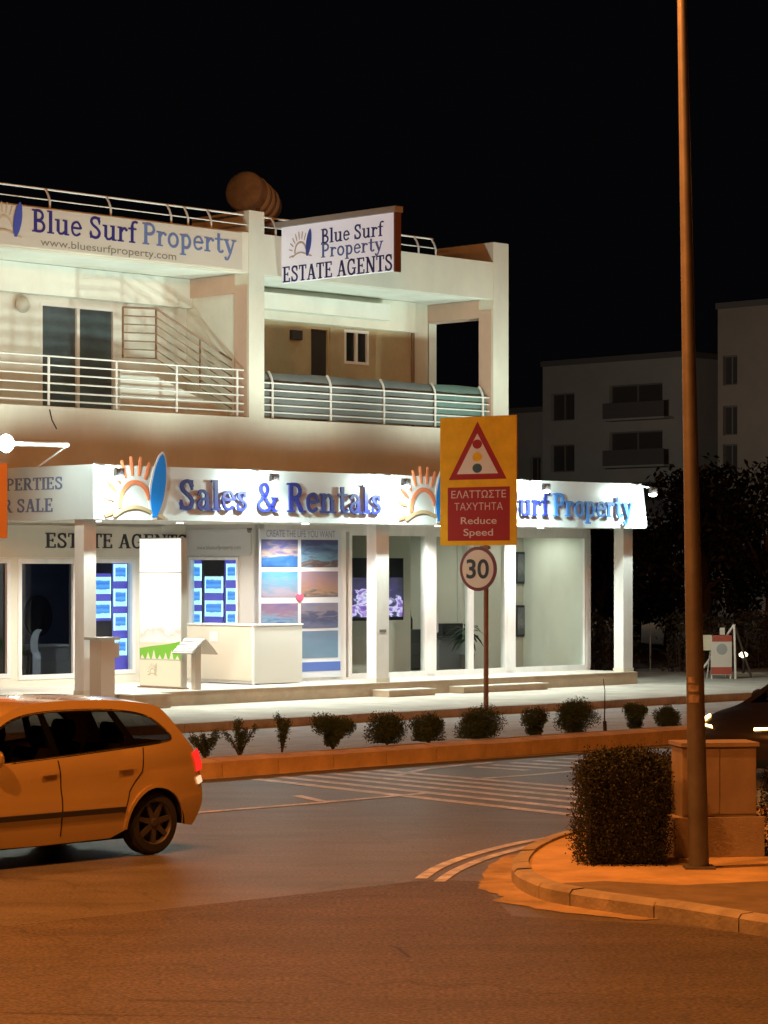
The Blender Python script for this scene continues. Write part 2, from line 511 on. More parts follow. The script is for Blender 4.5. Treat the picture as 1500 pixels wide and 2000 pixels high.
def lettering(th, text, mp, width, cap, mat, h0, h1, parent=None, name='letter', mats=None):
    """each letter is a part of its own; the line is fitted to the given width"""
    adv = [G_(c)[1] for c in text]
    k = width / sum(adv)
    x = 0
    for c, a in zip(text, adv):
        sh = G_(c)[0]
        if sh:
            mb = MB()
            for i, s in enumerate(sh):
                e = h1 + .0006 * i
                if s[0] == 'p':
                    mb.prism([(x * k + px * k, py * cap) for px, py in s[1]], mp, h0, e)
                else:
                    r = MB()
                    # pen in glyph units, scaled afterwards
                    r.ribbon(s[1], s[2], lambda q, w_, h: (q, w_, h), h0, e)
                    mb.add([mp((x + q) * k, w_ * cap, h) for q, w_, h in r.v], r.f)
            th.part(name, mb, mat, parent)
        x += a

def sans(th, text, mp, height, mat, h0=0.0, h1=.004, align='CENTER', name='printed_text', width=None, bold=0.0, parent=None):
    cu = bpy.data.curves.new('t', 'FONT')
    cu.body = text; cu.align_x = align; cu.size = 1
    cu.offset = bold
    ob = bpy.data.objects.new('t', cu)
    col.objects.link(ob)
    dg = bpy.context.evaluated_depsgraph_get()
    me = bpy.data.meshes.new_from_object(ob.evaluated_get(dg))
    bpy.data.objects.remove(ob); bpy.data.curves.remove(cu)
    xs = [v.co.x for v in me.vertices]
    kx = height / .73
    if width: kx = width / (max(xs) - min(xs))
    ky = height / .73
    mb = MB()
    mb.v = [mp(v.co.x * kx, v.co.y * ky, h1) for v in me.vertices]
    mb.f = [tuple(p.vertices) for p in me.polygons]
    bpy.data.meshes.remove(me)
    return th.part(name, mb, mat, parent)

def logo(th, mp, k, board, sun, wave, h0, h1, edge=None):
    """rising sun with rays, a surfboard leaning beside it and a wave below"""
    def sc(pts): return [(x * k, y * k) for x, y in pts]
    th.part('sun_arc', MB().ribbon(sc(arc(0, 0, .36, .44, 15, 185, 18)), .085 * k, mp, h0, h1), sun)
    for a in (62, 80, 98, 116, 134, 152, 170, 192):
        ca, sa = math.cos(R(a)), math.sin(R(a))
        th.part('sun_ray', MB().ribbon(sc([(ca * .5, sa * .56), (ca * .62, sa * .74), (ca * .74, sa * .92)]), [.035 * k, .065 * k, .045 * k], mp, h0, h1), sun)
    def bshape(g):
        L = []
        for i in range(25):
            t = i / 24
            w = (.2 + g) * math.sin(math.pi * min(1, t * 1.0)) ** .55 * (1 - .15 * t) if 0 < t < 1 else 0
            L.append((t, w))
        ax = []
        for sgn in (1, -1):
            for t, w in (L if sgn == 1 else reversed(L)):
                y = -.2 - g + t * (1.18 + 2 * g)
                if t == 0: w = .07
                ax.append((.46 + .16 * (y + .2) - sgn * w * .9, y))
        return sc(ax)
    b = th.part('surfboard', MB().prism(bshape(0), mp, h0 + .012, h1 + .012), board)
    if edge:
        th.part('board_edge', MB().prism(bshape(.045), mp, h0, h1), edge, b)
    th.part('wave', MB().ribbon(sc(cat_curve([(-.52, -.2), (-.25, -.06), (.05, -.02), (.35, -.1), (.72, -.22)])), [.03 * k] + [.07 * k] * 23 + [.03 * k], mp, h0 + .004, h1 + .004), wave)

# ================================================================== THE SETTING
g = MB()
g.add([(-400, -60, 0), (400, -60, 0), (400, 600, 0), (-400, 600, 0)], [(0, 1, 2, 3)])
road = single('road', g, asphalt, frame=WLD, kind='structure')

def ribbon_world(pts, w, z):
    mb = MB()
    mb.ribbon(pts, w, lambda x, y, h: (x, y, h), z, z)
    mb2 = MB(); n = len(pts)
    mb2.v = mb.v[:2 * n]
    mb2.f = [(i, i + 1, n + i + 1, n + i) for i in range(n - 1)]
    return mb2
# nearer carriageway, resurfaced with a rougher mix: its seam runs across the foreground
sr = MB().add([(*(-3.86, 18.749), .004), (*(-2.358, 20.041), .004), (*(-1.04, 21.224), .004), (*(0.398, 22.554), .004), (*(0.814, 22.443), .004), (*(0.99, 20.189), .004), (*(2.198, 19.666), .004), (*(3.002, 18.905), .004), (14, 8, .004), (14, -20, .004), (-14, -20, .004)],
            [tuple(range(11))])
side_road = single('side_road', sr, asphalt2, frame=WLD, kind='structure')

for pts_, w_ in (([(0.044, 18.571), (0.091, 18.495), (0.129, 18.297), (0.177, 18.008)], .03), ([(-2.383, 15.783), (-1.692, 15.692), (-1.012, 15.638), (-0.334, 15.479)], .012), ([(-1.593, 16.252), (-1.048, 16.194), (-0.473, 16.099)], .012)):
    child('crack', mesh_of(ribbon_world(cat_curve(list(pts_), 4), w_, .006)), M('crack_tar', (.018, .016, .014), .6), side_road)
def stripe(pts, w, z=.005):
    return child('painted_stripe', mesh_of(ribbon_world(pts, w, z)), paint_line, road)
# hatched island marking in mid road
for a, b in [((-1.651, 33.418), (2.421, 28.066)), ((-1.357, 33.748), (2.493, 28.896)), ((-1.036, 34.085), (2.558, 29.649)), ((-0.707, 34.342), (2.62, 30.373)), ((-0.407, 34.603), (2.68, 31.064)), ((-0.103, 34.867), (2.736, 31.712)),
             ((1.218, 35.501), (1.914, 34.867)), ((1.477, 35.874), (2.342, 35.136)), ((1.777, 36.255), (2.715, 35.501)), ((2.12, 36.643), (3.095, 35.874)), ((2.476, 37.141), (3.554, 36.255)), ((2.879, 37.653), (3.973, 36.841))]:
    stripe([a, b], .19)
stripe([(-2.74, 27.951), (-2.059, 28.775), (-0.764, 29.974), (0.491, 31.277)], .12, .0065)
stripe([(-1.031, 30.923), (-0.71, 30.172), (-0.298, 30.373)], .14, .008)
stripe([(0.133, 33.916), (0.55, 35.046), (0.98, 35.687), (1.493, 36.255)], .13, .0065)
stripe([(1.281, 33.5), (1.938, 34.085), (2.742, 34.957), (3.587, 35.874)], .13, .0065)
stripe([(-2.413, 33.255), (0.07, 35.827), (4.519, 39.733)], .10, .0045)
stripe(cat_curve([(0.319, 22.629), (0.508, 23.566), (0.869, 24.627), (1.413, 25.74), (1.97, 26.437)]), .11, .0068)
stripe(cat_curve([(0.474, 22.407), (0.653, 23.284), (0.978, 24.32), (1.439, 25.311), (1.94, 26.034)]), .10, .0068)

# pavement in front of the shops: concrete bays with open joints, kerb stones at the edge
pv = single('shop_pavement', MB().box(-60, 90, -4.2, 14, -.05, .13), conc, kind='structure')
jts = [-60, -52, -44, -36, -29, -22.5, -17, -11.5, -6.2, -2.242, 0.9, 4.69, 8.4, 13, 18, 24, 31, 39, 48, 58, 70, 90]
for a, b in zip(jts, jts[1:]):
    child('paving_bay', mesh_of(MB().box(a + .012, b - .012, -4.2, 13.9, .12, .15 + random.uniform(-.002, .002))), conc, pv)
ks = mesh_of(MB().box(.006, .994, -.075, .075, -.08, .15))
for i in range(-34, 45):
    o = child('kerb_stone', ks, kerbm, pv, (i, -4.28, random.uniform(-.004, .004)))
lane = single('service_lane', MB().add([(-60, -10.64, .004), (90, -10.64, .004), (90, -4.36, .004), (-60, -4.36, .004)], [(0, 1, 2, 3)]), ground_mat('lane_surface', (.46, .44, .42), (.34, .33, .32), .4, speck=.2), kind='structure')
# planting strip between main road and service lane
strip = single('planting_strip', MB().box(-60, 90, -11.45, -10.75, -.05, .13), soil, kind='structure')
ks2m = MB()
ks2m.add([(.008, -.14, -.08), (.992, -.14, -.08), (.992, .14, -.08), (.008, .14, -.08), (.008, -.12, .2), (.992, -.12, .2), (.992, .14, .235), (.008, .14, .235)],
         [(0, 3, 2, 1), (4, 5, 6, 7), (0, 1, 5, 4), (1, 2, 6, 5), (2, 3, 7, 6), (3, 0, 4, 7)])
ks2 = mesh_of(ks2m)
for i in range(-36, 30):
    child('kerb_stone', ks2, kerbp, strip, (i + .3, -11.62, random.uniform(-.006, .006)), random.uniform(-.004, .004))
ks3 = mesh_of(MB().box(.006, .994, -.05, .05, -.05, .17))
for i in range(-36, 30):
    child('edging_stone', ks3, kerbm, strip, (i + .1, -10.7, random.uniform(-.005, .005)))

# corner pavement at the right, with a rounded kerb
nose = cat_curve([(3.236, 18.545), (2.796, 19.01), (2.185, 19.895), (1.505, 20.741), (1.216, 21.39), (1.1, 22.443), (1.217, 23.688), (1.513, 24.896), (1.893, 25.74), (2.498, 26.54), (3.533, 27.724), (5.571, 29.908)], 8)
ins = []
for i, (x, y) in enumerate(nose):
    a = nose[max(0, i - 1)]; b = nose[min(len(nose) - 1, i + 1)]
    l = math.hypot(b[0] - a[0], b[1] - a[1])
    ins.append((x + (b[1] - a[1]) / l * .15, y - (b[0] - a[0]) / l * .15))
cp = MB()
far = [(30, 42), (30, 8)]
poly = ins + far
cp.v = [(x, y, .115) for x, y in poly]
cp.f = [tuple(range(len(poly)))]
corner = single('corner_pavement', cp, sand, frame=WLD, kind='structure')
# kerb stones follow the curve
acc = [0]
for p, q in zip(nose, nose[1:]):
    acc.append(acc[-1] + math.hypot(q[0] - p[0], q[1] - p[1]))
def along(s):
    for i in range(len(acc) - 1):
        if acc[i + 1] >= s:
            t = (s - acc[i]) / (acc[i + 1] - acc[i])
            return [tuple(P[i][k] + (P[i + 1][k] - P[i][k]) * t for k in (0, 1)) for P in (nose, ins)]
    return [nose[-1], ins[-1]]
s = 0
while s < acc[-1] - .1:
    n_ = .5 if 2.2 < s < 6.5 else .95
    e = min(s + n_, acc[-1])
    mb = MB()
    st = [along(s + .006 + (e - s - .012) * k / 4) for k in range(5)]
    dz = random.uniform(-.006, .006)
    for (o0, i0), (o1, i1) in zip(st, st[1:]):
        ch0 = (o0[0] * .82 + i0[0] * .18, o0[1] * .82 + i0[1] * .18); ch1 = (o1[0] * .82 + i1[0] * .18, o1[1] * .82 + i1[1] * .18)
        mb.add([(*o0, -.05), (*o1, -.05), (*o1, .105 + dz), (*o0, .105 + dz), (*ch0, .135 + dz), (*ch1, .135 + dz), (*i0, .14 + dz), (*i1, .14 + dz), (*i0, .05), (*i1, .05)],
               [(0, 1, 2, 3), (3, 2, 5, 4), (4, 5, 7, 6), (6, 7, 9, 8)])
    a0, a1 = st[0], st[-1]
    for o_, i_ in (a0, a1):
        mb.add([(*o_, -.05), (*o_, .105 + dz), (*i_, .14 + dz), (*i_, -.05)], [(0, 1, 2, 3)])
    o = bpy.data.objects.new('kerb_stone', mesh_of(mb)); col.objects.link(o); o.data.materials.append(kerbm); o.parent = corner
    s = e
# paler ragged patch in the gutter round the nose, darker patch on the pavement
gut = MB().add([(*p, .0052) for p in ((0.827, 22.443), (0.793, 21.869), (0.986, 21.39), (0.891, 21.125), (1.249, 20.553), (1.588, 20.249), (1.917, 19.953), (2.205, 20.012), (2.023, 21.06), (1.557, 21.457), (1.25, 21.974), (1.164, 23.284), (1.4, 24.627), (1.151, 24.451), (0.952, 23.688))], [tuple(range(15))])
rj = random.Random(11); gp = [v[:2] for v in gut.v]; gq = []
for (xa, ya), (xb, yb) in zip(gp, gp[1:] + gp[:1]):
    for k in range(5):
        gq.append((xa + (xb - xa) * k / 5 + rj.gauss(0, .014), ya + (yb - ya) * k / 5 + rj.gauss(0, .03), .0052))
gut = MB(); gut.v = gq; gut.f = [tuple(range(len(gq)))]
gut_o = child('gutter_patch', mesh_of(gut), M('gutter_pale', (.46, .35, .21), .9, stain=(.22, .17, .11), scale=2.2, bump=.4, bscale=25, vary=.25), road)
ramp = MB().add([(*p, .121) for p in ((1.358, 21.305), (1.55, 20.797), (2.193, 19.972), (2.842, 19.323), (3.313, 18.986), (3.749, 21.48), (3.159, 21.48), (2.411, 21.202), (1.811, 21.48))], [tuple(range(9))])
child('dark_patch', mesh_of(ramp), M('patch_dark', (.21, .17, .12), .9, vary=.3, scale=3, bump=.3), corner)

# ================================================================== SHOP BUILDING
b = Thing('shop_building', 'two-storey cream shop building with balconies above a white canopy and terrace', 'building', (0, 3, .15))
UL = -16.0
b.part('balcony_slab', MB().box(UL, 6.12, 2.2, 4.4, 5.42, 5.76), stucco)
b.part('lower_wall', MB().box(UL, 6.1, 2.22, 2.5, 4.2, 5.42), stucco)
b.part('parapet', MB().box(UL, 6.1, 2.2, 2.45, 8.68, 9.5), stucco)
b.part('balcony_ceiling', MB().box(UL, 6.1, 2.45, 4.4, 8.7, 8.95), stucco_w)
b.part('roof', MB().box(UL, 6.1, 2.45, 13, 9.0, 9.2), stucco)
b.part('side_wall', MB().box(5.85, 6.1, 4.4, 13, 4.2, 9.0), stucco)
for u0, u1, nm in ((-1.67, -1.25, 0), (5.62, 6.12, 1)):
    b.part('pillar', MB().box(u0, u1, 2.19, 2.62, 5.76, 9.5), stucco)
    b.part('roof_fin', MB().box(u0, u1, 2.19, 3.95, 9.5, 9.95), stucco)
    b.part('pillar_face', MB().box(u0 - .012, u0 - .001, 2.25, 2.62, 5.77, 8.45), pink)
    b.part('side_beam', MB().box(u0 - .01, u1 - .05, 2.62, 4.38, 8.3, 8.69), pink)
b.part('partition_wall', MB().box(-1.6, -1.35, 2.62, 4.38, 5.76, 8.3), stucco_w)
b.part('corner_pier', MB().box(5.02, 5.6, 4.2, 4.6, 5.76, 8.7), stucco)
b.part('downpipe', MB().tube([(5.06, 4.14, 5.76), (5.06, 4.14, 8.7)], .04), M('brown_pipe', (.2, .12, .07), .6))
# back wall with its openings
H_door = (-5.406, -3.5, 5.8, 7.966)
H_d2 = (1.919, 2.536, 5.8, 7.98)
H_w2 = (2.957, 3.718, 7.221, 7.975)
b.part('back_wall', holes_wall(MB(), UL, -1.6, 5.76, 8.7, 4.2, 4.4, [H_door]), stucco_w)
b.part('back_wall', holes_wall(MB(), -1.35, 5.02, 5.76, 8.7, 4.2, 4.4, [H_d2, H_w2]), tan)
b.part('bulkhead', MB().box(-1.34, 5.0, 3.98, 4.19, 8.02, 8.69), stucco)
b.part('awning_box', MB().box(-1.34, 3.912, 3.7, 3.97, 8.2, 8.55), stucco_w)
b.part('bulkhead', MB().box(UL, -1.61, 4.0, 4.19, 8.1, 8.69), stucco_w)
def opening(th, h, d, n, frame_m, pane_m, fw=.06, depth=.06, name='window', parent=None, mp=None):
    u0, u1, z0, z1 = h
    fr = MB()
    if mp is None: mp = lambda s_, t_, h_: (s_, d - h_, t_)
    def bx_(a, b_, c, e, hh0, hh1):
        fr.prism([(a, c), (b_, c), (b_, e), (a, e)], mp, hh0, hh1)
    bx_(u0, u1, z0, z0 + fw, -depth, depth); bx_(u0, u1, z1 - fw, z1, -depth, depth)
    bx_(u0, u0 + fw, z0 + fw, z1 - fw, -depth, depth); bx_(u1 - fw, u1, z0 + fw, z1 - fw, -depth, depth)
    for k in range(1, n):
        c = u0 + (u1 - u0) * k / n
        bx_(c - fw * .6, c + fw * .6, z0 + fw, z1 - fw, -depth, depth)
    w = th.part(name, fr, frame_m, parent)
    for k in range(n):
        a = u0 + (u1 - u0) * k / n; e = u0 + (u1 - u0) * (k + 1) / n
        th.part('pane', MB().prism([(a + fw * .5, z0 + fw * .5), (e - fw * .5, z0 + fw * .5), (e - fw * .5, z1 - fw * .5), (a + fw * .5, z1 - fw * .5)], mp, -.006, .006), pane_m, w)
    return w
pane_dark = M('balcony_pane', (.10, .13, .14), .08, vary=.3, scale=1.0, spec=.8)
opening(b, H_door, 4.25, 2, white_m, pane_dark, name='sliding_door')
opening(b, H_d2, 4.28, 1, tan, M('door_dark', (.05, .045, .04), .3), name='balcony_door')
opening(b, H_w2, 4.25, 2, white_m, M('pane_black', (.02, .022, .022), .1), name='window')
b.part('wall_lamp', MB().lathe([(.02, 0), (.15, -.02), (.17, -.06), (.12, -.12), (.03, -.14)], (-5.882, 4.19, 7.88), 'y', 16), M('lamp_glass', (.5, .48, .4), .4), smooth=40)
b.part('meter_box', MB().box(1.312, 1.614, 4.1, 4.19, 7.65, 7.85), dark_m)
# railings
def railing(u0, u1, posts, rails, d, ztop, name, curve=.16, low=5.76, pr=.026, rr=.017):
    rl = b.part(name, MB().box(u0, u1, d - .02, d + .02, low, low + .015), white_m)
    for z in rails:
        b.part('rail', MB().tube([(u0, d, z), (u1, d, z)], rr), white_m, rl, smooth=50)
    for u in posts:
        pts = [(u, d, low)]
        h = ztop - low
        pts += [(u, d, low + h * .72)]
        for k in range(1, 6):
            a = k / 5
            pts.append((u - 0, d + curve * a ** 2.0, low + h * (.72 + .28 * a)))
        b.part('post', MB().tube(pts, pr), white_m, rl, smooth=50)
    return rl
rl = railing(UL, -1.72, [-6.658, -5.02, -3.49, -1.893, -9.6, -11.5], [6.72, 6.55, 6.38, 6.21, 6.04, 5.88], 2.3, 6.72, 'balcony_railing', .0)
rl2 = railing(-1.24, 5.6, [-0.926, 0.727, 2.3, 3.874, 5.396], [6.50, 6.35, 6.20, 6.05, 5.90], 2.3, 6.74, 'balcony_railing', .12)
sc_m = M('screen_cloth', (.16, .18, .17), .8, vary=.2, scale=1.2)
scr = MB()
us = [-1.23 + i * .36 for i in range(15)]
def cloth(u0, u1, n):
    mb = MB()
    for i in range(n + 1):
        u = u0 + (u1 - u0) * i / n
        wv = .012 * math.sin(u * 5.1) + .008 * math.sin(u * 13)
        for z, dd in ((5.80, 2.335), (6.2, 2.335), (6.5, 2.345), (6.66, 2.40), (6.73, 2.46)):
            mb.v.append((u, dd + wv, z + .01 * math.sin(u * 3)))
    for i in range(n):
        for k in range(4):
            a = i * 5 + k
            mb.f.append((a, a + 5, a + 6, a + 1))
    return mb
b.part('privacy_screen', cloth(-1.23, 3.916, 40), sc_m, smooth=60)
b.part('privacy_screen', cloth(3.948, 5.55, 16), M('screen_cloth_green', (.14, .24, .21), .7, vary=.2, scale=1.5), smooth=60, label='greener end panel of the screen cloth')
# roof rail
def roofrail(u0, u1, posts):
    r_ = b.part('roof_railing', MB().tube([(u0, 2.34, 9.87), (u1, 2.34, 9.87)], .022), white_m, smooth=50)
    b.part('rail', MB().tube([(u0, 2.26, 9.66), (u1, 2.26, 9.66)], .013), white_m, r_, smooth=50)
    for u in posts:
        b.part('post', MB().tube([(u, 2.23, 9.5), (u, 2.23, 9.64), (u - .01, 2.27, 9.76), (u - .02, 2.34, 9.87)], .022), white_m, r_, smooth=50)
roofrail(UL, -1.68, [-6.685, -5.213, -3.691, -3.253, -2.648])
roofrail(-1.24, 3.832, [-.9, 0.4, 1.7, 3.283, 3.816])
# outside stair rising behind the left balcony
stp = [(-4.446, 7.834), (-3.597, 7.864), (-1.292, 6.821)]
sr_ = b.part('stair_string', MB().prism([(stp[0][0], 6.62), (stp[1][0], 6.55), (-1.62, 5.9), (-1.62, 5.77), (stp[0][0], 5.77)], front(0, 3.0, 0), 0, .12), stucco_w)
for k in range(7):
    dz = -.165 * k
    b.part('stair_rail', MB().tube([(p[0], 2.8, max(p[1] + dz, 5.8)) for p in stp], .022 if k == 0 else .014), M('stair_rail_brown', (.22, .13, .08), .5), sr_, smooth=40)
for p in (stp[0], stp[1], ((stp[1][0] + stp[2][0]) / 2, (stp[1][1] + stp[2][1]) / 2)):
    b.part('stair_post', MB().tube([(p[0], 2.8, max(5.77, p[1] - 1.0)), (p[0], 2.8, p[1])], .022), M('stair_rail_brown'), sr_, smooth=40)
b.part('power_cable', MB().tube([(-6.749, 2.15, 5.7), (-6.677, 2.17, 5.5), (-6.568, 2.17, 5.34)], .012), dark_m)
# terrace, steps, canopy, shop pillars
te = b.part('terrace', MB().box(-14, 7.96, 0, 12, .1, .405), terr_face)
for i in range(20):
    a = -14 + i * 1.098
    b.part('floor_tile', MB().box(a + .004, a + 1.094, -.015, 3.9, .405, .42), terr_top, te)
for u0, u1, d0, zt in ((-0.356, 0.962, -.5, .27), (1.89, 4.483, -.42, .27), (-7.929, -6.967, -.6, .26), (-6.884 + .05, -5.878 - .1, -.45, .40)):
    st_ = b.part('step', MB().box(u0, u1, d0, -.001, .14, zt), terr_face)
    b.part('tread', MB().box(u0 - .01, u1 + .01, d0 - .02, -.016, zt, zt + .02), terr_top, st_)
# canopy
b.part('canopy_roof', MB().box(-7.6, 7.7, -.28, 3.62, 3.62, 4.3), stucco_w)
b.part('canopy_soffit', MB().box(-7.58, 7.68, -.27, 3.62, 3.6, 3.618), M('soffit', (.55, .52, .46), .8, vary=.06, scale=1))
for u0, u1 in ((-7.56, -7.28), (-.12, .24), (7.60, 7.92)):
    p = b.part('shop_pillar', MB().box(u0, u1, .1, .37, .42, 3.6), white_p)
    b.part('pillar_base', MB().box(u0 - .015, u1 + .015, .085, .385, .42, .5), stucco, p)
b.part('number_plate', MB().box(-.03, .15, .085, .099, 1.42, 1.48), grey_m)
# recessed shop front, left
RW = 3.62
RU0 = -2.12
HD = [(-6.382, -4.943, .55, 2.89), (-4.943 + .16, -3.457, .6, 2.895), (-9.3, -6.566, .6, 2.887)]
b.part('recess_wall', holes_wall(MB(), -13, RU0, .42, 3.6, RW, RW + .15, HD), stucco)
opening(b, HD[0], RW + .06, 1, white_p, glass_d, .09, .07, 'shop_door')
opening(b, HD[1], RW + .06, 1, white_p, glass_c, .08, .07, 'shop_window')
opening(b, HD[2], RW + .06, 1, white_p, glass_d, .08, .07, 'shop_window')
# return wall with display window, faces left
RU = -2.12
def sidem(s_, t_, h_): return (RU - h_, -s_, t_)
rs0, rs1 = -3.473, -1.969
HR = (rs0, rs1, .7, 2.939)
mb = MB()
for a, e, z0, z1 in ((-RW, rs0, .42, 3.6), (rs1, -1.4, .42, 3.6), (rs0, rs1, .42, HR[2]), (rs0, rs1, HR[3], 3.6)):
    mb.prism([(a, z0), (e, z0), (e, z1), (a, z1)], sidem, -.15, 0)
b.part('return_wall', mb, M('grey_render', (.56, .55, .52), .8, vary=.05, scale=1))
opening(b, HR, 0, 1, white_p, glass_c, .06, .05, 'display_window', mp=sidem)
# projecting shop front with poster bay and glazing
PD = 1.4
b.part('poster_wall', MB().box(RU, .3, PD, PD + .15, .42, 3.6), white_p)
gl = [(0.403, 1.475), (1.475, 2.688), (2.907, 4.068), (4.068, 5.198), (5.414, 7.874)]
for i, (a, e) in enumerate(gl):
    opening(b, (a, e, .47, 3.46), PD + .06, 1, white_p, glass_c, .07, .06, 'glass_door' if i in (2,) else 'shop_window')
b.part('glazing_head', MB().box(.3, 8.0, PD, PD + .14, 3.46, 3.6), white_p)
b.part('glazing_sill', MB().box(.3, 8.0, PD, PD + .14, .42, .47), white_p)
b.part('mullion', MB().box(gl[1][1], gl[2][0], PD - .01, PD + .13, .47, 3.46), white_p)
b.part('mullion', MB().box(gl[3][1], gl[4][0], PD - .01, PD + .13, .47, 3.46), white_p)
b.part('mullion', MB().box(gl[4][1], 8.0, PD - .01, PD + .13, .47, 3.46), white_p)
b.part('door_handle', MB().tube([(gl[2][0] + .04, PD - .06, 1.35), (gl[2][0] + .04, PD - .06, 1.75)], .018), grey_m)
# shop interiors
teal = M('teal_wall', (.30, .60, .60), .8, vary=.05, scale=1)
wallb = M('beige_wall', (.55, .50, .43), .8, vary=.06, scale=1)
b.part('interior_floor', MB().box(.3, 8.0, PD + .15, 9, .42, .45), M('shop_floor', (.30, .28, .26), .35, vary=.1, scale=1))
b.part('interior_ceiling', MB().box(.3, 8.0, PD + .15, 9, 3.47, 3.55), stucco_w)
b.part('interior_wall', MB().box(.3, 5.9, 6.0, 6.15, .45, 3.47), teal)
b.part('interior_wall', MB().box(5.9, 8.0, 3.4, 3.55, .45, 3.47), wallb)
b.part('interior_wall', MB().box(5.88, 5.99, 3.55, 6.0, .45, 3.47), wallb)
b.part('interior_wall', MB().box(.3, .42, PD + .15, 6.0, .45, 3.47), wallb)
b.part('interior_column', MB().box(8.416, 8.92, 3.30, 3.38, .45, 3.47), white_p)
b.part('interior_wall', MB().box(.42, 3.825, 3.0, 3.15, .45, 3.47), wallb)
b.part('side_glass', MB().box(7.96, 7.99, PD + .15, 3.4, .45, 3.46), stucco_w)
# left room, dim
b.part('office_floor', MB().box(-13, -2.3, RW + .16, 8, .42, .45), M('shop_floor'))
b.part('office_wall', MB().box(-13, -2.3, 6.6, 6.75, .45, 3.5), M('office_grey', (.30, .33, .38), .8, vary=.2, scale=.8))
b.part('office_ceiling', MB().box(-13, -2.3, RW + .16, 6.6, 3.45, 3.55), stucco_w)
b.part('office_wall', MB().box(-2.27, -2.14, RW + .16, 6.6, .45, 3.45), M('office_grey'))
lamp('office_ceiling_light', 'AREA', (-6.5, 5.4, 3.4), (.75, .85, 1.0), 9, parent=b.o, sx=2, sy=.6)
lamp('shop_ceiling_light', 'AREA', (3.2, 3.6, 3.44), (1.0, .95, .82), 80, parent=b.o, sx=3.4, sy=.8)
lamp('shop_ceiling_light', 'AREA', (7.0, 2.4, 3.44), (1.0, .95, .82), 22, parent=b.o, sx=1.2, sy=.8)
for u_, d_ in ((-6.2, 1.4), (-4.0, 1.6), (-1.6, .6), (2.2, .6), (5.4, .6)):  # soffit lamps added to brighten the shopfront under the canopy
    dl = b.part('added_downlight', MB().lathe([(.07, 3.585), (.07, 3.599)], (u_, d_, 0), 'z', 14), M('added_downlight_lit', (.9, .9, .85), .4, emit=(1, .93, .78), estr=12))
    lamp('added_downlight_lamp', 'SPOT', (u_, d_, 3.57), (1, .96, .86), 620 if u_ < -3 else 480, .05, parent=dl, size=R(150), blend=.8)
b.part('surveillance_camera', MB().lathe([(.05, 0), (.05, -.05), (.03, -.09)], (-2.552, 1.2, 3.5), 'z', 12), dark_m)
# ------------------------------------------------------------------ signs on the building
def flood(u, d, z, label, base_u=None, watts=FLOOD_W, group='floodlights along the canopy edge'):
    t = Thing('floodlight', label, 'floodlight', (u, -.35, 4.57), group=group)
    t.part('arm', MB().tube([(u, -.30, 4.59), (u, d + .06, z + .12)], .02), grey_m, smooth=40)
    hs_ = t.part('housing', MB().box(u - .10, u + .10, d - .03, d + .03, z - .02, z + .13), grey_m)
    for k in range(5):
        t.part('cooling_fin', MB().box(u - .1 + k * .045, u - .085 + k * .045, d - .05, d - .031, z, z + .11), grey_m, hs_)
    t.part('lens', MB().lathe([(.02, -.05), (.06, -.045), (.085, -.02), (.09, .0)], (u, d + .0, z - .022), 'z', 16), M('flood_lens', (.9, .9, .9), .3, emit=(.92, 1, .97), estr=40))
    lamp('flood_beam', 'POINT', (u, d + .09, z + .03), COOL, watts * .36, .10, parent=t.o)
    lamp('flood_beam', 'SPOT', (u, d + .09, z + .0), COOL, watts * 1.4, .07, parent=t.o, rot=Matrix.Rotation(R(-12), 4, 'X'), size=R(176), blend=.55)
    lamp('flood_beam', 'SPOT', (u, d + .10, z + .03), COOL, watts * 3.6, .17, parent=t.o, rot=Matrix.Rotation(R(147), 4, 'X'), size=R(100), blend=1.0)
    return t
flood(-7.648, -1.0, 4.35, 'dark floodlight hanging before the sun logo beside the corner of the canopy')
flood(-3.917, -1.0, 4.35, 'dark floodlight hanging before the ampersand of the blue lettering')
flood(-0.401, -1.0, 4.35, 'floodlight at the seam where the two canopy sign boards meet')
flood(3.763, -1.0, 4.35, 'dark floodlight just right of the yellow traffic warning sign')
flood(7.274, -1.0, 4.35, 'glaring floodlight at the far right end of the canopy', watts=FLOOD_W * .7)
# lamp on a white tube at the left
t = Thing('floodlight', 'glaring floodlight on a white tube arm above the properties for sale board', 'floodlight', (-7.9, .6, 4.57), group='floodlights along the canopy edge')
fa, fe = (-9.368, 0, 4.897), (-8.009, 0, 4.916)
t.part('arm', MB().tube([fa, fe], .045, 10), white_m, smooth=50)
t.part('brace', MB().tube([fe, (-7.742, 1.2, 4.57)], .018), white_m, smooth=50)
t.part('housing', MB().lathe([(.17, 0), (.17, .05), (.10, .12)], fa, 'y', 24), dark_m)
t.part('lens', MB().lathe([(.03, -.06), (.12, -.05), (.15, -.03), (.16, -.002)], (fa[0], fa[1], fa[2]), 'y', 24), M('flood_lens'))
lamp('flood_beam', 'POINT', (fa[0], fa[1] - .14, fa[2]), COOL, FLOOD_W * .4, .06, parent=t.o)

FS = -.35
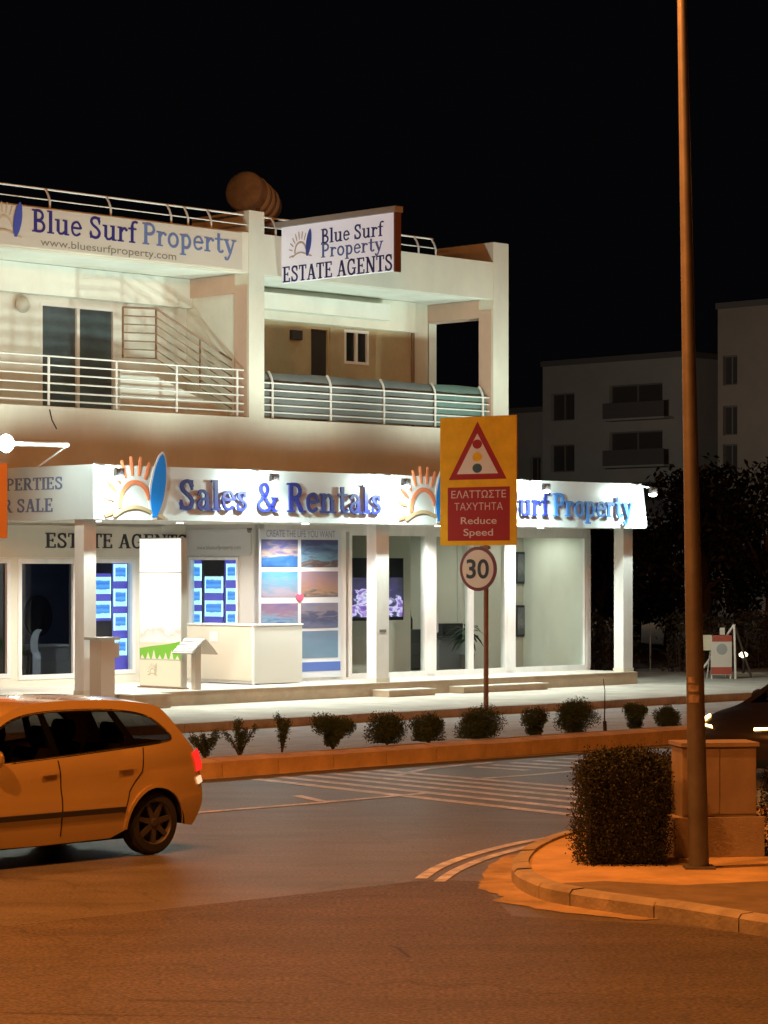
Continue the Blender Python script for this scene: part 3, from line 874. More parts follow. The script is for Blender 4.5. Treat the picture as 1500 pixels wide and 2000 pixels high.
# canopy board 1
UA, UB, UC = -7.66, -0.061, 7.8
s1 = Thing('canopy_sign', 'long white canopy board with raised letters Sales & Rentals and sun logo', 'sign', (UA, FS, 3.59), group='sign boards on the canopy')
def board(th, u0, u1, round_r=False):
    prof = []
    n = 8
    mb = MB()
    pts = [(u0, 3.59), (u1, 3.59), (u1, 4.57), (u0, 4.57)]
    if round_r:
        pts = [(u0, 3.59)] + arc(u1 - .02, 3.67, .1, .08, -90, 0, 6) + arc(u1 - .16, 4.5, .1, .07, 0, 90, 6) + [(u0, 4.57)]
    mb.prism(pts, front(0, FS, 0), -.07, 0)
    return th.part('panel', mb, fascia_m)
board(s1, UA, UB - .01)
lettering(s1, 'Sales & Rentals', front(-5.748, FS, 3.785), 5.285, .56, navy, .04, .075)
logo(s1, front(-6.754, FS, 3.84), .98, board_blue, sun_or, M('wave_cream', (.42, .34, .2), .5), .01, .03, edge=white_p)
s2 = Thing('canopy_sign', 'white canopy board with rounded end and blue letters Blue Surf Property', 'sign', (UB, FS, 3.59), group='sign boards on the canopy')
board(s2, UB + .01, UC, True)
lettering(s2, 'Blue Surf', front(1.694, FS, 3.82), 2.856, .49, navy, .04, .075)
lettering(s2, 'Property', front(4.665, FS, 3.82), 2.667, .49, blue_l, .04, .075)
logo(s2, front(0.753, FS, 3.869), .98, board_blue, sun_or, M('wave_cream'), .01, .03, edge=white_p)
# return board, faces left
s3 = Thing('canopy_side_sign', 'shaded white board on the canopy end reading PROPERTIES FOR SALE', 'sign', (UA, 1.5, 3.59))
s3.part('panel', MB().box(UA - .04, UA + .03, FS + .0, 3.6, 3.59, 4.57), fascia_m)
sm = lambda s_, t_, h_: (UA - .04 - h_, -s_, t_)
a0, a1 = -3.093, -0.514
lettering(s3, 'PROPERTIES', (lambda s_, t_, h_: sm(a0 + s_, 4.145 + t_, h_)), a1 - a0, 0.225, M('grey_blue_letter', (.16, .22, .40), .5), .004, .012)
a2, a3 = -2.899, -0.799
lettering(s3, 'FOR SALE', (lambda s_, t_, h_: sm(a2 + s_, 3.741 + t_, h_)), a3 - a2, 0.244, M('grey_blue_letter'), .004, .012)
# roof banner
bn = Thing('roof_banner', 'pale banner on the roof parapet reading Blue Surf Property with web address', 'sign', (-5, 2.19, 8.72))
bn.part('panel', MB().box(-8.9, -1.876, 2.165, 2.198, 8.72, 9.47), M('banner_cloth', (.63, .60, .52), .7, vary=.06, scale=.8))
lettering(bn, 'Blue Surf', front(-7.162, 2.165, 9.013), 2.55, .42, navy, 0, .006)
lettering(bn, 'Property', front(-4.483, 2.165, 9.013), 2.451, .42, M('banner_blue', (.13, .20, .42), .5), 0, .006)
logo(bn, front(-7.801, 2.165, 8.992), .56, board_print, sun_pale, sun_pale, 0, .006)
sans(bn, 'www.bluesurfproperty.com', front(-5.279, 2.165, 9.013 - .24), .15, M('url_grey', (.2, .19, .15), .6), 0, .004, width=3.337)
# projecting sign
PU = -0.855
ps = Thing('projecting_sign', 'white double-sided sign sticking out from the parapet reading Blue Surf Property ESTATE AGENTS', 'sign', (PU, 2.1, 8.5))
pd0, pd1 = 2.1, -1.152
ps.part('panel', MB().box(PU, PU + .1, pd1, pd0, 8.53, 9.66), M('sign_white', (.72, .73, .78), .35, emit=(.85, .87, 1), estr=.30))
ps.part('frame', MB().box(PU - .03, PU + .13, pd1 - .045, pd1 - .001, 8.5, 9.75), M('brown_frame', (.16, .07, .05), .5))
ps.part('top_bar', MB().box(PU - .06, PU + .16, pd1 - .07, 2.95, 9.665, 9.78), M('grey_bar', (.34, .32, .30), .6))
pm = lambda x0, z0: (lambda s_, t_, h_: (PU - h_, x0 - s_, z0 + t_))
lettering(ps, 'Blue Surf', pm(0.934, 9.231), 1.775, .29, navy, .001, .006)
lettering(ps, 'Property', pm(0.934, 8.947), 1.775, .28, M('sign_blue', (.10, .16, .45), .5), .001, .006)
lettering(ps, 'ESTATE AGENTS', pm(2.069, 8.535), 3.179, .32, M('deep_blue', (.006, .008, .12), .5), .001, .006)
logo(ps, pm(1.535, 9.115), .46, board_print, sun_pale, sun_pale, .001, .006)
# wall sign in the recess
ws = Thing('wall_sign', 'cream board over the recessed shop door with black letters ESTATE AGENTS', 'sign', (-5, RW, 2.95))
ws.part('panel', MB().box(-7.558, -2.8, RW - .04, RW - .001, 2.93, 3.55), M('wall_sign_cream', (.58, .54, .45), .6, vary=.05, scale=1))
lettering(ws, 'ESTATE AGENTS', front(-5.757, RW - .04, 3.11), 3.647, .29, black_l, .001, .012)
w2 = Thing('web_sign', 'grey panel with small web address above the blue-lit window on the return wall', 'sign', (RU, 2, 2.95))
s_a, s_b = -3.513, -1.611
w2.part('panel', MB().prism(arc(s_b - .1, 3.05, .1, .1, -90, 0, 6) + [(s_b, 3.5), (s_a, 3.5), (s_a, 2.95)], sidem, .001, .03), M('grey_panel', (.50, .50, .50), .6))
sans(w2, 'www.bluesurfproperty.com', lambda s_, t_, h_: sidem((s_a + s_b) / 2 + s_, 3.094 + t_, .03 + h_), .085, M('url_grey'), 0, .004, width=(s_b - s_a) * .7)

# poster panel
pp = Thing('poster_panel', 'tall white panel of seven sea and sunset photos with a pink heart', 'poster', (-1.029, PD, .5))
pu0, pu1 = -2.13, 0.135
pp.part('backing', MB().box(pu0, pu1, PD - .03, PD - .001, .5, 3.5), M('poster_white', (.66, .68, .74), .4))
pals = [
    [(.0, (.01, .05, .22)), (.35, (.03, .12, .38)), (.55, (.06, .2, .5)), (.62, (.55, .42, .36)), (.8, (.10, .12, .34)), (1, (.22, .16, .26))],
    [(.0, (.30, .22, .20)), (.3, (.42, .36, .36)), (.42, (.16, .10, .10)), (.55, (.24, .46, .66)), (.8, (.10, .12, .30)), (1, (.10, .10, .24))],
    [(.0, (.42, .34, .46)), (.4, (.50, .44, .58)), (.6, (.26, .42, .62)), (.8, (.16, .42, .66)), (1, (.10, .34, .60))],
    [(.0, (.10, .11, .16)), (.35, (.16, .17, .22)), (.5, (.55, .34, .22)), (.65, (.50, .30, .30)), (1, (.34, .30, .44))],
    [(.0, (.04, .08, .34)), (.4, (.10, .18, .5)), (.55, (.30, .52, .75)), (.7, (.42, .28, .42)), (1, (.24, .20, .44))],
    [(.0, (.34, .24, .26)), (.4, (.20, .24, .42)), (.6, (.12, .13, .26)), (.75, (.38, .34, .42)), (1, (.24, .26, .46))],
    [(.0, (.24, .32, .42)), (.5, (.22, .36, .52)), (1, (.26, .38, .58))]]
cells = []
ys = [(1054, 1110), (1116, 1168), (1178, 1229), (1233, 1288)]
ppx = [(511, 580), (587, 657)]
Zp = lambda y: 2.68 + (1113 - y) * 0.010323
k = 0
for r_, (ya, yb) in enumerate(ys):
    for c_ in (0, 1):
        if r_ == 3 and c_ == 0: continue
        ua = (pu0 + .05, pu0 + (pu1 - pu0) * .50)[c_]; ub = (pu0 + (pu1 - pu0) * .46, pu1 - .1)[c_]
        pp.part('photo_print', MB().box(ua, ub, PD - .036, PD - .031, Zp(yb) + .02, Zp(ya)), picture('photo_%d' % k, [(p_, tuple(c_ * .6 for c_ in q_)) for p_, q_ in pals[k]], 2.2 + .5 * k % 2, (1, 1, 2.4), seed=k * 3.1, mixz=.55))
        k += 1
pp.part('footer_strip', MB().box(pu0 + (pu1 - pu0) * .5, pu1 - .03, PD - .036, PD - .031, Zp(1312), Zp(1294)), M('footer_blue', (.08, .14, .42), .4))
sans(pp, 'CREATE THE LIFE YOU WANT', front((pu0 + pu1) / 2, PD - .03, Zp(1049)), .14, M('poster_letter', (.28, .32, .46), .5), 0, .005, width=(pu1 - pu0) * .84, bold=.01)
hx, hz = pu0 + (pu1 - pu0) * .48, Zp(1167)
hp = [(.105 * math.sin(a) ** 3 * 1.05, .1 * (.8125 * math.cos(a) - .3125 * math.cos(2 * a) - .125 * math.cos(3 * a) - .0625 * math.cos(4 * a))) for a in [2 * math.pi * i / 28 for i in range(28)]]
pp.part('heart', MB().prism(hp, front(hx, PD - .036, hz), .0, .012), M('heart_pink', (.65, .10, .20), .5))

# blue backlit property displays
def disp_mat(k):
    st = [(.0, (.5, .95, 1)), (.30, (.45, .9, 1)), (.35, (.03, .16, .6)), (.5, (.08, .36, .85)), (.62, (.03, .16, .65)), (.78, (.06, .3, .8)), (.83, (.5, .95, 1)), (1, (.55, 1, 1))]
    return picture('display_print_%d' % k, st, 4, (1, 1, 1), emit=1.5, mixz=.9, seed=k * 1.7)
dm = [disp_mat(i) for i in range(3)]
edge_m = M('acrylic_edge', (.5, .7, 1), .3, emit=(.35, .65, 1), estr=2.6)
back_m = M('display_back', (.06, .05, .25), .5, emit=(.10, .08, .55), estr=.8)
def display_set(label, mp, panels, backs, wires):
    t = Thing('window_display', label, 'display', mp(*panels[0][:2], 0), group='blue-lit property displays')
    for (s0, z0, s1_, z1_) in backs:
        t.part('back_glow', MB().prism([(s0, z0), (s1_, z0), (s1_, z1_), (s0, z1_)], mp, -.05, -.04), back_m)
    for i, (s0, z0, s1_, z1_) in enumerate(panels):
        p = t.part('display_pocket', MB().prism([(s0, z0), (s1_, z0), (s1_, z1_), (s0, z1_)], mp, 0, .012), dm[i % 3])
        w_ = .022
        t.part('lit_edge', MB().prism([(s0 - w_, z0), (s0, z0), (s0, z1_), (s0 - w_, z1_)], mp, -.01, .016)
               .prism([(s1_, z0), (s1_ + w_, z0), (s1_ + w_, z1_), (s1_, z1_)], mp, -.01, .016), edge_m, p)
    for s0, z0, z1_ in wires:
        t.part('cable', MB().prism([(s0, z0), (s0 + .008, z0), (s0 + .008, z1_), (s0, z1_)], mp, -.004, .004), grey_m)
DM = front(0, RW + .25, 0)
display_set('blue-lit property displays in two columns in the window by the corner pillar', DM,
    [(-3.782, 2.453, -3.504, 2.793), (-3.782, 1.948, -3.504, 2.299), (-3.782, 1.464, -3.504, 1.804), (-3.782, 0.959, -3.504, 1.299),
     (-4.384, 2.199, -3.914, 2.537), (-4.384, 1.717, -3.914, 2.055)],
    [(-4.37, 1.665, -3.847, 2.608), (-3.807, 0.565, -3.37, 2.886)],
    [(-3.848, .6, 2.85), (-3.451, .6, 2.85)])
SD = lambda s_, t_, h_: (RU + .07 - h_, -s_, t_)
display_set('blue-lit property displays in three columns in the window above the white counter', SD,
    [(-3.494, 2.46, -3.239, 2.805), (-3.494, 1.969, -3.239, 2.304), (-3.494, 1.54, -3.239, 1.833),
     (-3.065, 2.213, -2.578, 2.545), (-3.065, 1.735, -2.578, 2.057),
     (-2.407, 2.474, -2.159, 2.804), (-2.407, 1.99, -2.159, 2.309), (-2.407, 1.557, -2.159, 1.845)],
    [(-3.612, .7, -3.261, 2.92), (-3.166, 1.3, -2.599, 2.5), (-2.537, .7, -2.119, 2.92)],
    [(-3.16, .7, 2.9), (-2.5, .7, 2.9)])
lamp('display_glow', 'POINT', (-4.3, RW - .25, 1.7), (.15, .3, 1.0), 4, .2)

# free-standing lightbox
LU = -4.803
lb = Thing('lightbox', 'tall glowing white lightbox with a green grass picture on the terrace', 'lightbox', (LU, 1.2, .42))
ld0, ld1 = 1.852, 0.656
LZ = lambda y: 2.68 + (1113 - y) * 0.009737
ltop = 3.291
lb.part('case', MB().box(LU + .012, LU + .15, ld1 - .02, ld0 + .02, .44, ltop), M('alu', (.60, .56, .50), .4, metal=.3))
lb.part('foot', MB().box(LU - .05, LU + .2, ld1 - .02, ld0 + .02, .42, .44), M('foot_brown', (.22, .12, .08), .6))
lmap = lambda s_, t_, h_: (LU + .01 - h_, -s_, t_)
lit_w = M('lightbox_white', (.10, .10, .10), .4, emit=(1, .97, .88), estr=1.5)
lit_y = M('lightbox_cream', (.10, .10, .08), .4, emit=(1, .86, .55), estr=.85)
lit_pic = picture('lightbox_picture', [(.0, (.7, .5, .34)), (.2, (1, .9, .7)), (.3, (.75, .62, .48)), (.38, (1, .96, .85)), (.55, (1, .98, .92)), (1, (1, 1, .97))], 5, emit=1.25, mixz=.78)
def lp(z0, z1, m_, nm):
    lb.part(nm, MB().prism([(-ld0, z0), (-ld1, z0), (-ld1, z1), (-ld0, z1)], lmap, 0, .01), m_)
lp(LZ(1117), ltop - .02, lit_w, 'lit_panel')
lp(LZ(1255), LZ(1119), lit_pic, 'lit_panel')
lp(.46, LZ(1290), lit_y, 'lit_panel')
gpoly = [(-ld0, LZ(1288)), (-ld1, LZ(1288)), (-ld1, LZ(1252)), (-ld1 - .3, LZ(1258)), (-ld0 + .3, LZ(1264)), (-ld0, LZ(1268))]
lb.part('grass_picture', MB().prism(gpoly, lmap, .0, .012), M('grass_print', (.03, .08, .01), .4, emit=(.28, .62, .05), estr=.8))
lb.part('lit_panel', MB().prism([(-ld0, LZ(1267.5)), (-ld0 + .3, LZ(1263.5)), (-ld1 - .3, LZ(1257.5)), (-ld1, LZ(1251.5)), (-ld1, LZ(1256)), (-ld1, LZ(1254.8)), (-ld0, LZ(1254.8))][:4] + [(-ld1, LZ(1250)), (-ld0, LZ(1255.2))], lmap, .0, .009), lit_y)
for i in range(7):
    x = -ld0 + .08 + i * (ld0 - ld1 - .16) / 6
    hgt = .08 + .05 * ((i * 7) % 3)
    lb.part('figure_print', MB().prism([(x - .06, LZ(1288)), (x + .06, LZ(1288)), (x, LZ(1288) + hgt)], lmap, .0, .014), lit_y)
for yy_ in (1118, 1289):
    lb.part('divider', MB().prism([(-ld0, LZ(yy_) - .012), (-ld1, LZ(yy_) - .012), (-ld1, LZ(yy_) + .012), (-ld0, LZ(yy_) + .012)], lmap, 0, .016), M('alu'))
logo(lb, lambda s_, t_, h_: lmap(-(ld0 + ld1) / 2 - .22 + s_, LZ(1316) + t_, .01 + h_), .2, sun_pale, sun_pale, sun_pale, .001, .004)
# white counter
cu0, cd0 = -2.64, 0.981
ct = Thing('display_counter', 'low white panelled counter box beside the glowing lightbox', 'counter', (cu0, cd0, .42))
cw = 1.309; cdp = 2.98
ct.part('carcass', MB().box(cu0 + .02, cu0 + cw - .02, cd0 + .02, cdp - .02, .44, 1.58), white_p)
ct.part('side_panel', MB().box(cu0, cu0 + .018, cd0 + .04, cdp, .50, 1.575), M('panel_cream', (.68, .62, .50), .5))
ct.part('front_panel', MB().box(cu0 + .03, cu0 + cw, cd0, cd0 + .018, .44, 1.575), M('panel_grey', (.60, .59, .55), .5))
ct.part('top', MB().box(cu0 - .02, cu0 + cw + .02, cd0 - .02, cdp + .02, 1.58, 1.61), white_p)
ct.part('corner_strip', MB().box(cu0 - .012, cu0 + .029, cd0 - .012, cd0 + .039, .42, 1.58), white_p)
ct.part('notice', MB().box(cu0 - .008, cu0 - .001, cd0 + 1.05, cd0 + 1.3, 1.25, 1.45), white_p)
# lectern-like brochure stand
lu, ldp = (-4.735, 0.277)
ls = Thing('brochure_stand', 'slim post stand with a ridged two-sided top standing on the pavement before the counter', 'stand', (lu, ldp, .15))
ls.part('post', MB().box(lu - .07, lu + .07, ldp - .06, ldp + .06, .15, 1.30), M('stand_beige', (.58, .50, .42), .6))
mp_ = lambda s_, t_, h_: (s_, ldp + h_, t_)
pl1 = ls.part('board', MB().prism([(lu - .34, 1.10), (lu - .02, 1.36), (lu - .02, 1.39), (lu - .36, 1.12)], mp_, -.28, .28), M('stand_grey', (.45, .44, .42), .6))
for i in range(4):
    fx = lu - .31 + i * .075; fz = 1.146 + i * .061
    ls.part('slat', MB().prism([(fx - .02, fz), (fx + .03, fz + .042), (fx + .026, fz + .052), (fx - .024, fz + .01)], mp_, -.27, .27), white_p, pl1)
ls.part('board', MB().prism([(lu + .0, 1.39), (lu + .30, 1.10), (lu + .28, 1.08), (lu + .0, 1.36)], mp_, -.28, .28), M('stand_beige'))
# beige pedestal by the corner pillar
pu_, pdp = -7.55, -.28
pe = Thing('pedestal', 'beige box pedestal with flat cap before the corner pillar', 'pedestal', (pu_, pdp, .15))
pe.part('column', MB().box(pu_ - .02, pu_ + .3, pdp - .12, pdp + .2, .15, 1.42), M('stand_beige'))
pe.part('cap', MB().box(pu_ - .1, pu_ + .38, pdp - .18, pdp + .26, 1.42, 1.47), M('stand_grey'))
pe.part('letter_box', MB().box(pu_ + .301, pu_ + .42, pdp - .1, pdp + .15, 1.1, 1.36), M('stand_beige'))

# things inside the glazed shop
tv = Thing('window_screen', 'large dark screen showing purple and white figures behind the glass', 'screen', (1.2, 2.2, 1.5))
tu0, tu1 = 1.197, 2.789
tv.part('bezel', MB().box(tu0, tu1, 2.2, 2.28, 1.606, 2.93), M('screen_black', (.01, .01, .012), .3))
tv.part('picture', MB().box(tu0 + .03, tu1 - .03, 2.192, 2.199, 1.682, 2.517), picture('screen_pic', [(.0, (.1, .35, .8)), (.28, (.25, .5, .95)), (.4, (.02, .01, .05)), (.52, (.25, .1, .5)), (.6, (.75, .7, .95)), (.66, (.04, .02, .12)), (1, (.01, .01, .02))], 4.5, emit=1.3, mixz=.35, seed=2))
tv.part('bracket', MB().box(tu0 + .6, tu0 + .8, 2.28, 3.0, 1.6, 2.0), dark_m)
dk = Thing('reception_desk', 'dark desk behind the glass door with a monitor on it', 'desk', (5.389, 3.2, .45))
du0, du1 = 4.942, 6.061
dk.part('body', MB().box(du0, du1, 3.2, 3.8, .46, 1.16), M('desk_grey', (.22, .22, .24), .5))
dk.part('top', MB().box(du0 - .05, du1 + .05, 3.1, 3.85, 1.16, 1.2), M('desk_top', (.06, .06, .065), .4))
single('printer', MB().box(du0 + .1, du1 - .35, 3.2, 3.65, 1.2, 1.48).box(du0 + .14, du1 - .4, 3.15, 3.2, 1.24, 1.3), M('printer_black', (.03, .03, .035), .4), 'black printer on the dark desk behind the glass door', 'printer', ((du0 + du1) / 2, 3.4, 1.2))
d2 = Thing('filing_cabinet', 'narrow dark cabinet against the teal wall beside the screen', 'cabinet', (4.65, 3.6, .45))
c0, c1 = 4.421, 4.929
d2.part('body', MB().box(c0, c1, 3.6, 4.1, .46, 1.35), M('cab_dark', (.07, .08, .085), .5))
for z in (.7, 1.0): d2.part('drawer', MB().box(c0 + .03, c1 - .03, 3.58, 3.599, z - .22, z + .05), M('cab_face', (.10, .11, .115), .5))
bo = single('bottle', MB().lathe([(.06, 0), (.06, .22), (.02, .32), (.02, .42)], ((c0 + c1) / 2, 3.85, 1.35), 'z', 12), M('bottle_dark', (.02, .03, .03), .2), 'tall dark bottle on the narrow cabinet by the teal wall', 'bottle', ((c0 + c1) / 2, 3.85, 1.35), smooth=40)
for i, (ya, yb, lab) in enumerate(((1078, 1140, 'upper of two dark framed pictures on the beige wall'), (1182, 1243, 'lower of two dark framed pictures on the beige wall'))):
    z0 = 2.68 + (1113 - yb) * 0.011857; z1 = 2.68 + (1113 - ya) * 0.011857
    f = Thing('framed_picture', lab, 'picture', (8.037, 3.39, z0))
    f.part('frame', MB().box(7.667, 8.412, 3.36, 3.398, z0, z1), M('frame_black', (.02, .02, .025), .4))
    f.part('print', MB().box(7.667 + .05, 8.412 - .05, 3.352, 3.359, z0 + .05, z1 - .05), picture('wallpic_%d' % i, [(.0, (.16, .14, .13)), (.4, (.10, .11, .13)), (.6, (.25, .24, .25)), (1, (.08, .09, .12))], 5, seed=i * 4 + 1))
nt_ = single('wall_notice', MB().box(8.058, 8.485, 5.96, 5.99, 2.202, 2.57), M('notice_pink', (.55, .36, .36), .6), 'small pinkish notice on the teal wall of the glazed shop', 'notice', (8.288, 5.99, 1.9))
# potted palm inside
pt = Thing('potted_plant', 'dark leafy pot plant standing behind the glass left of the signpost', 'plant', (4.882, 2.3, .45))
px_ = 4.882
pt.part('pot', MB().lathe([(.12, .45), (.17, .8), (.18, .82), (.0, .8)], (px_, 2.3, 0), 'z', 16), M('pot', (.14, .12, .11), .6), smooth=40)
pt.part('stem', MB().tube([(px_, 2.3, .8), (px_ + .02, 2.3, 1.3)], .025), M('bark', (.08, .055, .035), .9))
leafm = M('leaf_green', (.030, .065, .028), .55, vary=.5, scale=9)
mbl = MB()
for i in range(34):
    a = random.uniform(0, 2 * math.pi); up = random.uniform(-.2, 1.1); L = random.uniform(.3, .55)
    dx, dy = math.cos(a), math.sin(a)
    p0 = Vector((px_ + .02, 2.3, 1.25 + random.uniform(-.1, .15)))
    last = None
    for k in range(5):
        t_ = k / 4
        c_ = p0 + Vector((dx * L * t_, dy * L * t_, L * (up * t_ - .7 * t_ * t_)))
        w_ = .05 * math.sin(math.pi * (.1 + .88 * t_))
        row = [c_ + Vector((-dy * w_, dx * w_, 0)), c_ - Vector((-dy * w_, dx * w_, 0))]
        if last: mbl.add([last[0], row[0], row[1], last[1]], [(0, 1, 2, 3)])
        last = row
pt.part('foliage', mbl, leafm)
# office furniture in the dim left room
od = Thing('office_desk', 'pale office desk in the dim room behind the left shop door', 'desk', (-4.972, 4.4, .45))
o0, o1 = -5.455, -4.353
od.part('top', MB().box(o0, o1, 4.3, 5.0, 1.15, 1.19), white_p)
od.part('modesty_panel', MB().box(o0 + .02, o1 - .02, 4.34, 4.36, .46, 1.15), M('desk_pale', (.35, .36, .38), .5))
oc = Thing('office_chair', 'dark office chair behind the desk in the dim left room', 'chair', (-4.677, 5.2, .45))
o2 = -4.677
oc.part('backrest', MB().prism(arc(o2, 1.75, .34, .42, 0, 360, 20)[:-1], front(0, 5.25, 0), 0, .08), M('chair_dark', (.02, .018, .016), .7))
oc.part('seat', MB().box(o2 - .3, o2 + .3, 5.26, 5.8, .95, 1.05), M('chair_dark'))
oc.part('pedestal', MB().tube([(o2, 5.5, .46), (o2, 5.5, .95)], .04), dark_m)
cres = arc(0, 0, .22, .3, 100, 260, 14) + [(x + .03, y) for x, y in arc(.06, 0, .14, .29, 255, 105, 12)]
single('crescent_ornament', MB().prism(cres, front(-5.607, 3.97, 1.223), 0, .03).box(-5.607 - .16, -5.607 + .02, 3.94, 3.97, .45, 1.082 - .02), M('orn_white', (.75, .78, .8), .4, emit=(.8, .9, 1), estr=.35), 'white crescent-shaped ornament behind the left shop door glass', 'ornament', (-5.607, 3.97, .45))

# rooftop tank
tk = Thing('rooftop_tank', 'rust-brown rooftop barrel tank with pale stripes above the roof banner', 'tank', (-0.128, 4.4, 9.2))
tc_ = Vector((0.173, 4.4, 10.763))
ax = Vector((.95, .35, -.22)).normalized()
e1 = ax.cross(Vector((0, 0, 1))).normalized(); e2 = ax.cross(e1)
rust = M('rusty_tank', (.40, .41, .45), .75, vary=.35, scale=3, bump=.2)
def body_ring(prof, n=28):
    mb = MB(); N = len(prof)
    for r_, h in prof:
        for k in range(n):
            a = 2 * math.pi * k / n
            mb.v.append(tuple(tc_ + ax * h + (e1 * math.cos(a) + e2 * math.sin(a)) * r_))
    for i in range(N - 1):
        for k in range(n):
            mb.f.append((i * n + k, i * n + (k + 1) % n, (i + 1) * n + (k + 1) % n, (i + 1) * n + k))
    mb.f.append(tuple(range(n))); mb.f.append(tuple(range((N - 1) * n, N * n)))
    return mb
tk.part('barrel', body_ring([(.05, -.13), (.25, -.11), (.41, -.04), (.44, .03), (.44, .2), (.43, .5), (.40, .85), (.34, 1.15), (.18, 1.3)]), rust, smooth=50)
for h in (.34, .58, .84):
    rr = .445 if h < .5 else (.433 if h < .7 else .412)
    tk.part('strap', body_ring([(rr - .02, h - .06), (rr, h - .055), (rr, h + .055), (rr - .02, h + .06)]), M('strap_pale', (.80, .78, .70), .5), smooth=30)
for h in (.25, .95):
    p = tc_ + ax * h
    tk.part('stand_leg', MB().box(p.x - .05, p.x + .05, p.y - .3, p.y + .3, 9.2, p.z - .3), M('stand_steel', (.2, .15, .12), .6))

# ================================================================== STREET FURNITURE
SFX, SFY = (1.814, 47.438)
SIGN = Frame((SFX, SFY, 0), R(-37))      # turned towards the traffic: right edge nearer
sg = Thing('traffic_sign', 'yellow traffic-light warning sign above a round 30 speed-limit sign on a brown post', 'road sign', (0, 0, .15), SIGN)
kS = 107.509
zz = lambda y: 2.68 + (1113 - y) / kS
cs = math.cos(R(37))
xx = lambda x: (x - 945) / kS / cs
sg.part('post', MB().tube([(0, .07, .12), (0, .07, zz(818))], .045, 12), M('rusty_post', (.24, .13, .07), .6, vary=.25, scale=6), smooth=40)
yel = M('sign_yellow', (.85, .48, .02), .7, vary=.14, scale=3, spec=.15)
red = M('sign_red', (.36, .03, .03), .7, spec=.15)
wht = M('sign_cream', (.72, .62, .50), .4)
fm = lambda x, y: (lambda s_, t_, h_: (x + s_, -h_, y + t_))
pl = sg.part('plate', MB().box(xx(861), xx(1006), 0, .025, zz(1065), zz(813)), yel)
tri = lambda c, y0, y1, w: [(xx(c - w), zz(y1)), (xx(c + w), zz(y1)), (xx(c), zz(y0))]
ft = lambda s_, t_, h_: (s_, -h_, t_)
t1 = sg.part('warning_triangle', MB().prism(tri(933, 823, 936, 55), ft, 0.001, .004), red)
sg.part('triangle_field', MB().prism(tri(933, 846, 925, 39), ft, .001, .008), wht, t1)
for yv, mm in ((867, red), (892, yel), (914, M('sign_green_dark', (.02, .04, .02), .5))):
    sg.part('light_disc', MB().prism([(xx(933) + .105 * math.cos(a), zz(yv) + .085 * math.sin(a)) for a in [2 * math.pi * i / 24 for i in range(24)]], ft, .001, .012), mm, t1)
pn = sg.part('text_panel', MB().box(xx(876), xx(994), -.004, -.001, zz(1056), zz(951)), red)
wtx = M('sign_text', (.66, .50, .42), .5)
for txt, y, hgt, w0 in (('ΕΛΑΤΤΩΣΤΕ', 972, .135, 104), ('ΤΑΧΥΤΗΤΑ', 996, .136, 92), ('Reduce', 1023, .13, 68), ('Speed', 1046, .13, 56)):
    sans(sg, txt, fm(xx(935), zz(y)), hgt, wtx, 0, .008, width=w0 / kS / cs, bold=0 if hgt == .136 else .008, parent=pn)
def disc(cx, cz, r_, h0, h1, n=40): return MB().prism([(cx + r_ * math.cos(2 * math.pi * i / n), cz + r_ * math.sin(2 * math.pi * i / n)) for i in range(n)], ft, h0, h1)
cz30 = zz(1111)
d30 = sg.part('speed_disc', disc(xx(934), cz30, .405, -.02, .004), M('ring_red', (.16, .012, .012), .45))
sg.part('disc_field', disc(xx(934), cz30, .345, .004, .008), wht, d30)
sans(sg, '30', fm(xx(933), cz30 - .165), .35, black_l, 0, .012, name='numeral', width=.50, bold=.02, parent=d30)
sg.part('clamp', MB().box(xx(945) - .09, xx(945) + .09, .0, .08, zz(1073), zz(1066)), M('rusty_post'))

osg = Thing('direction_sign', 'plain orange-brown sign plate cut off by the left edge of the picture', 'road sign', (-5.2, 31.0, .13), WLD)
osg.part('plate', MB().box(-5.75, -4.474, 31.0, 31.03, 3.057, 3.944), M('sign_brown', (.42, .22, .10), .5, vary=.08, scale=2))
osg.part('post', MB().tube([(-5.25, 31.07, .1), (-5.25, 31.07, 3.9)], .035, 10), galv, smooth=40)

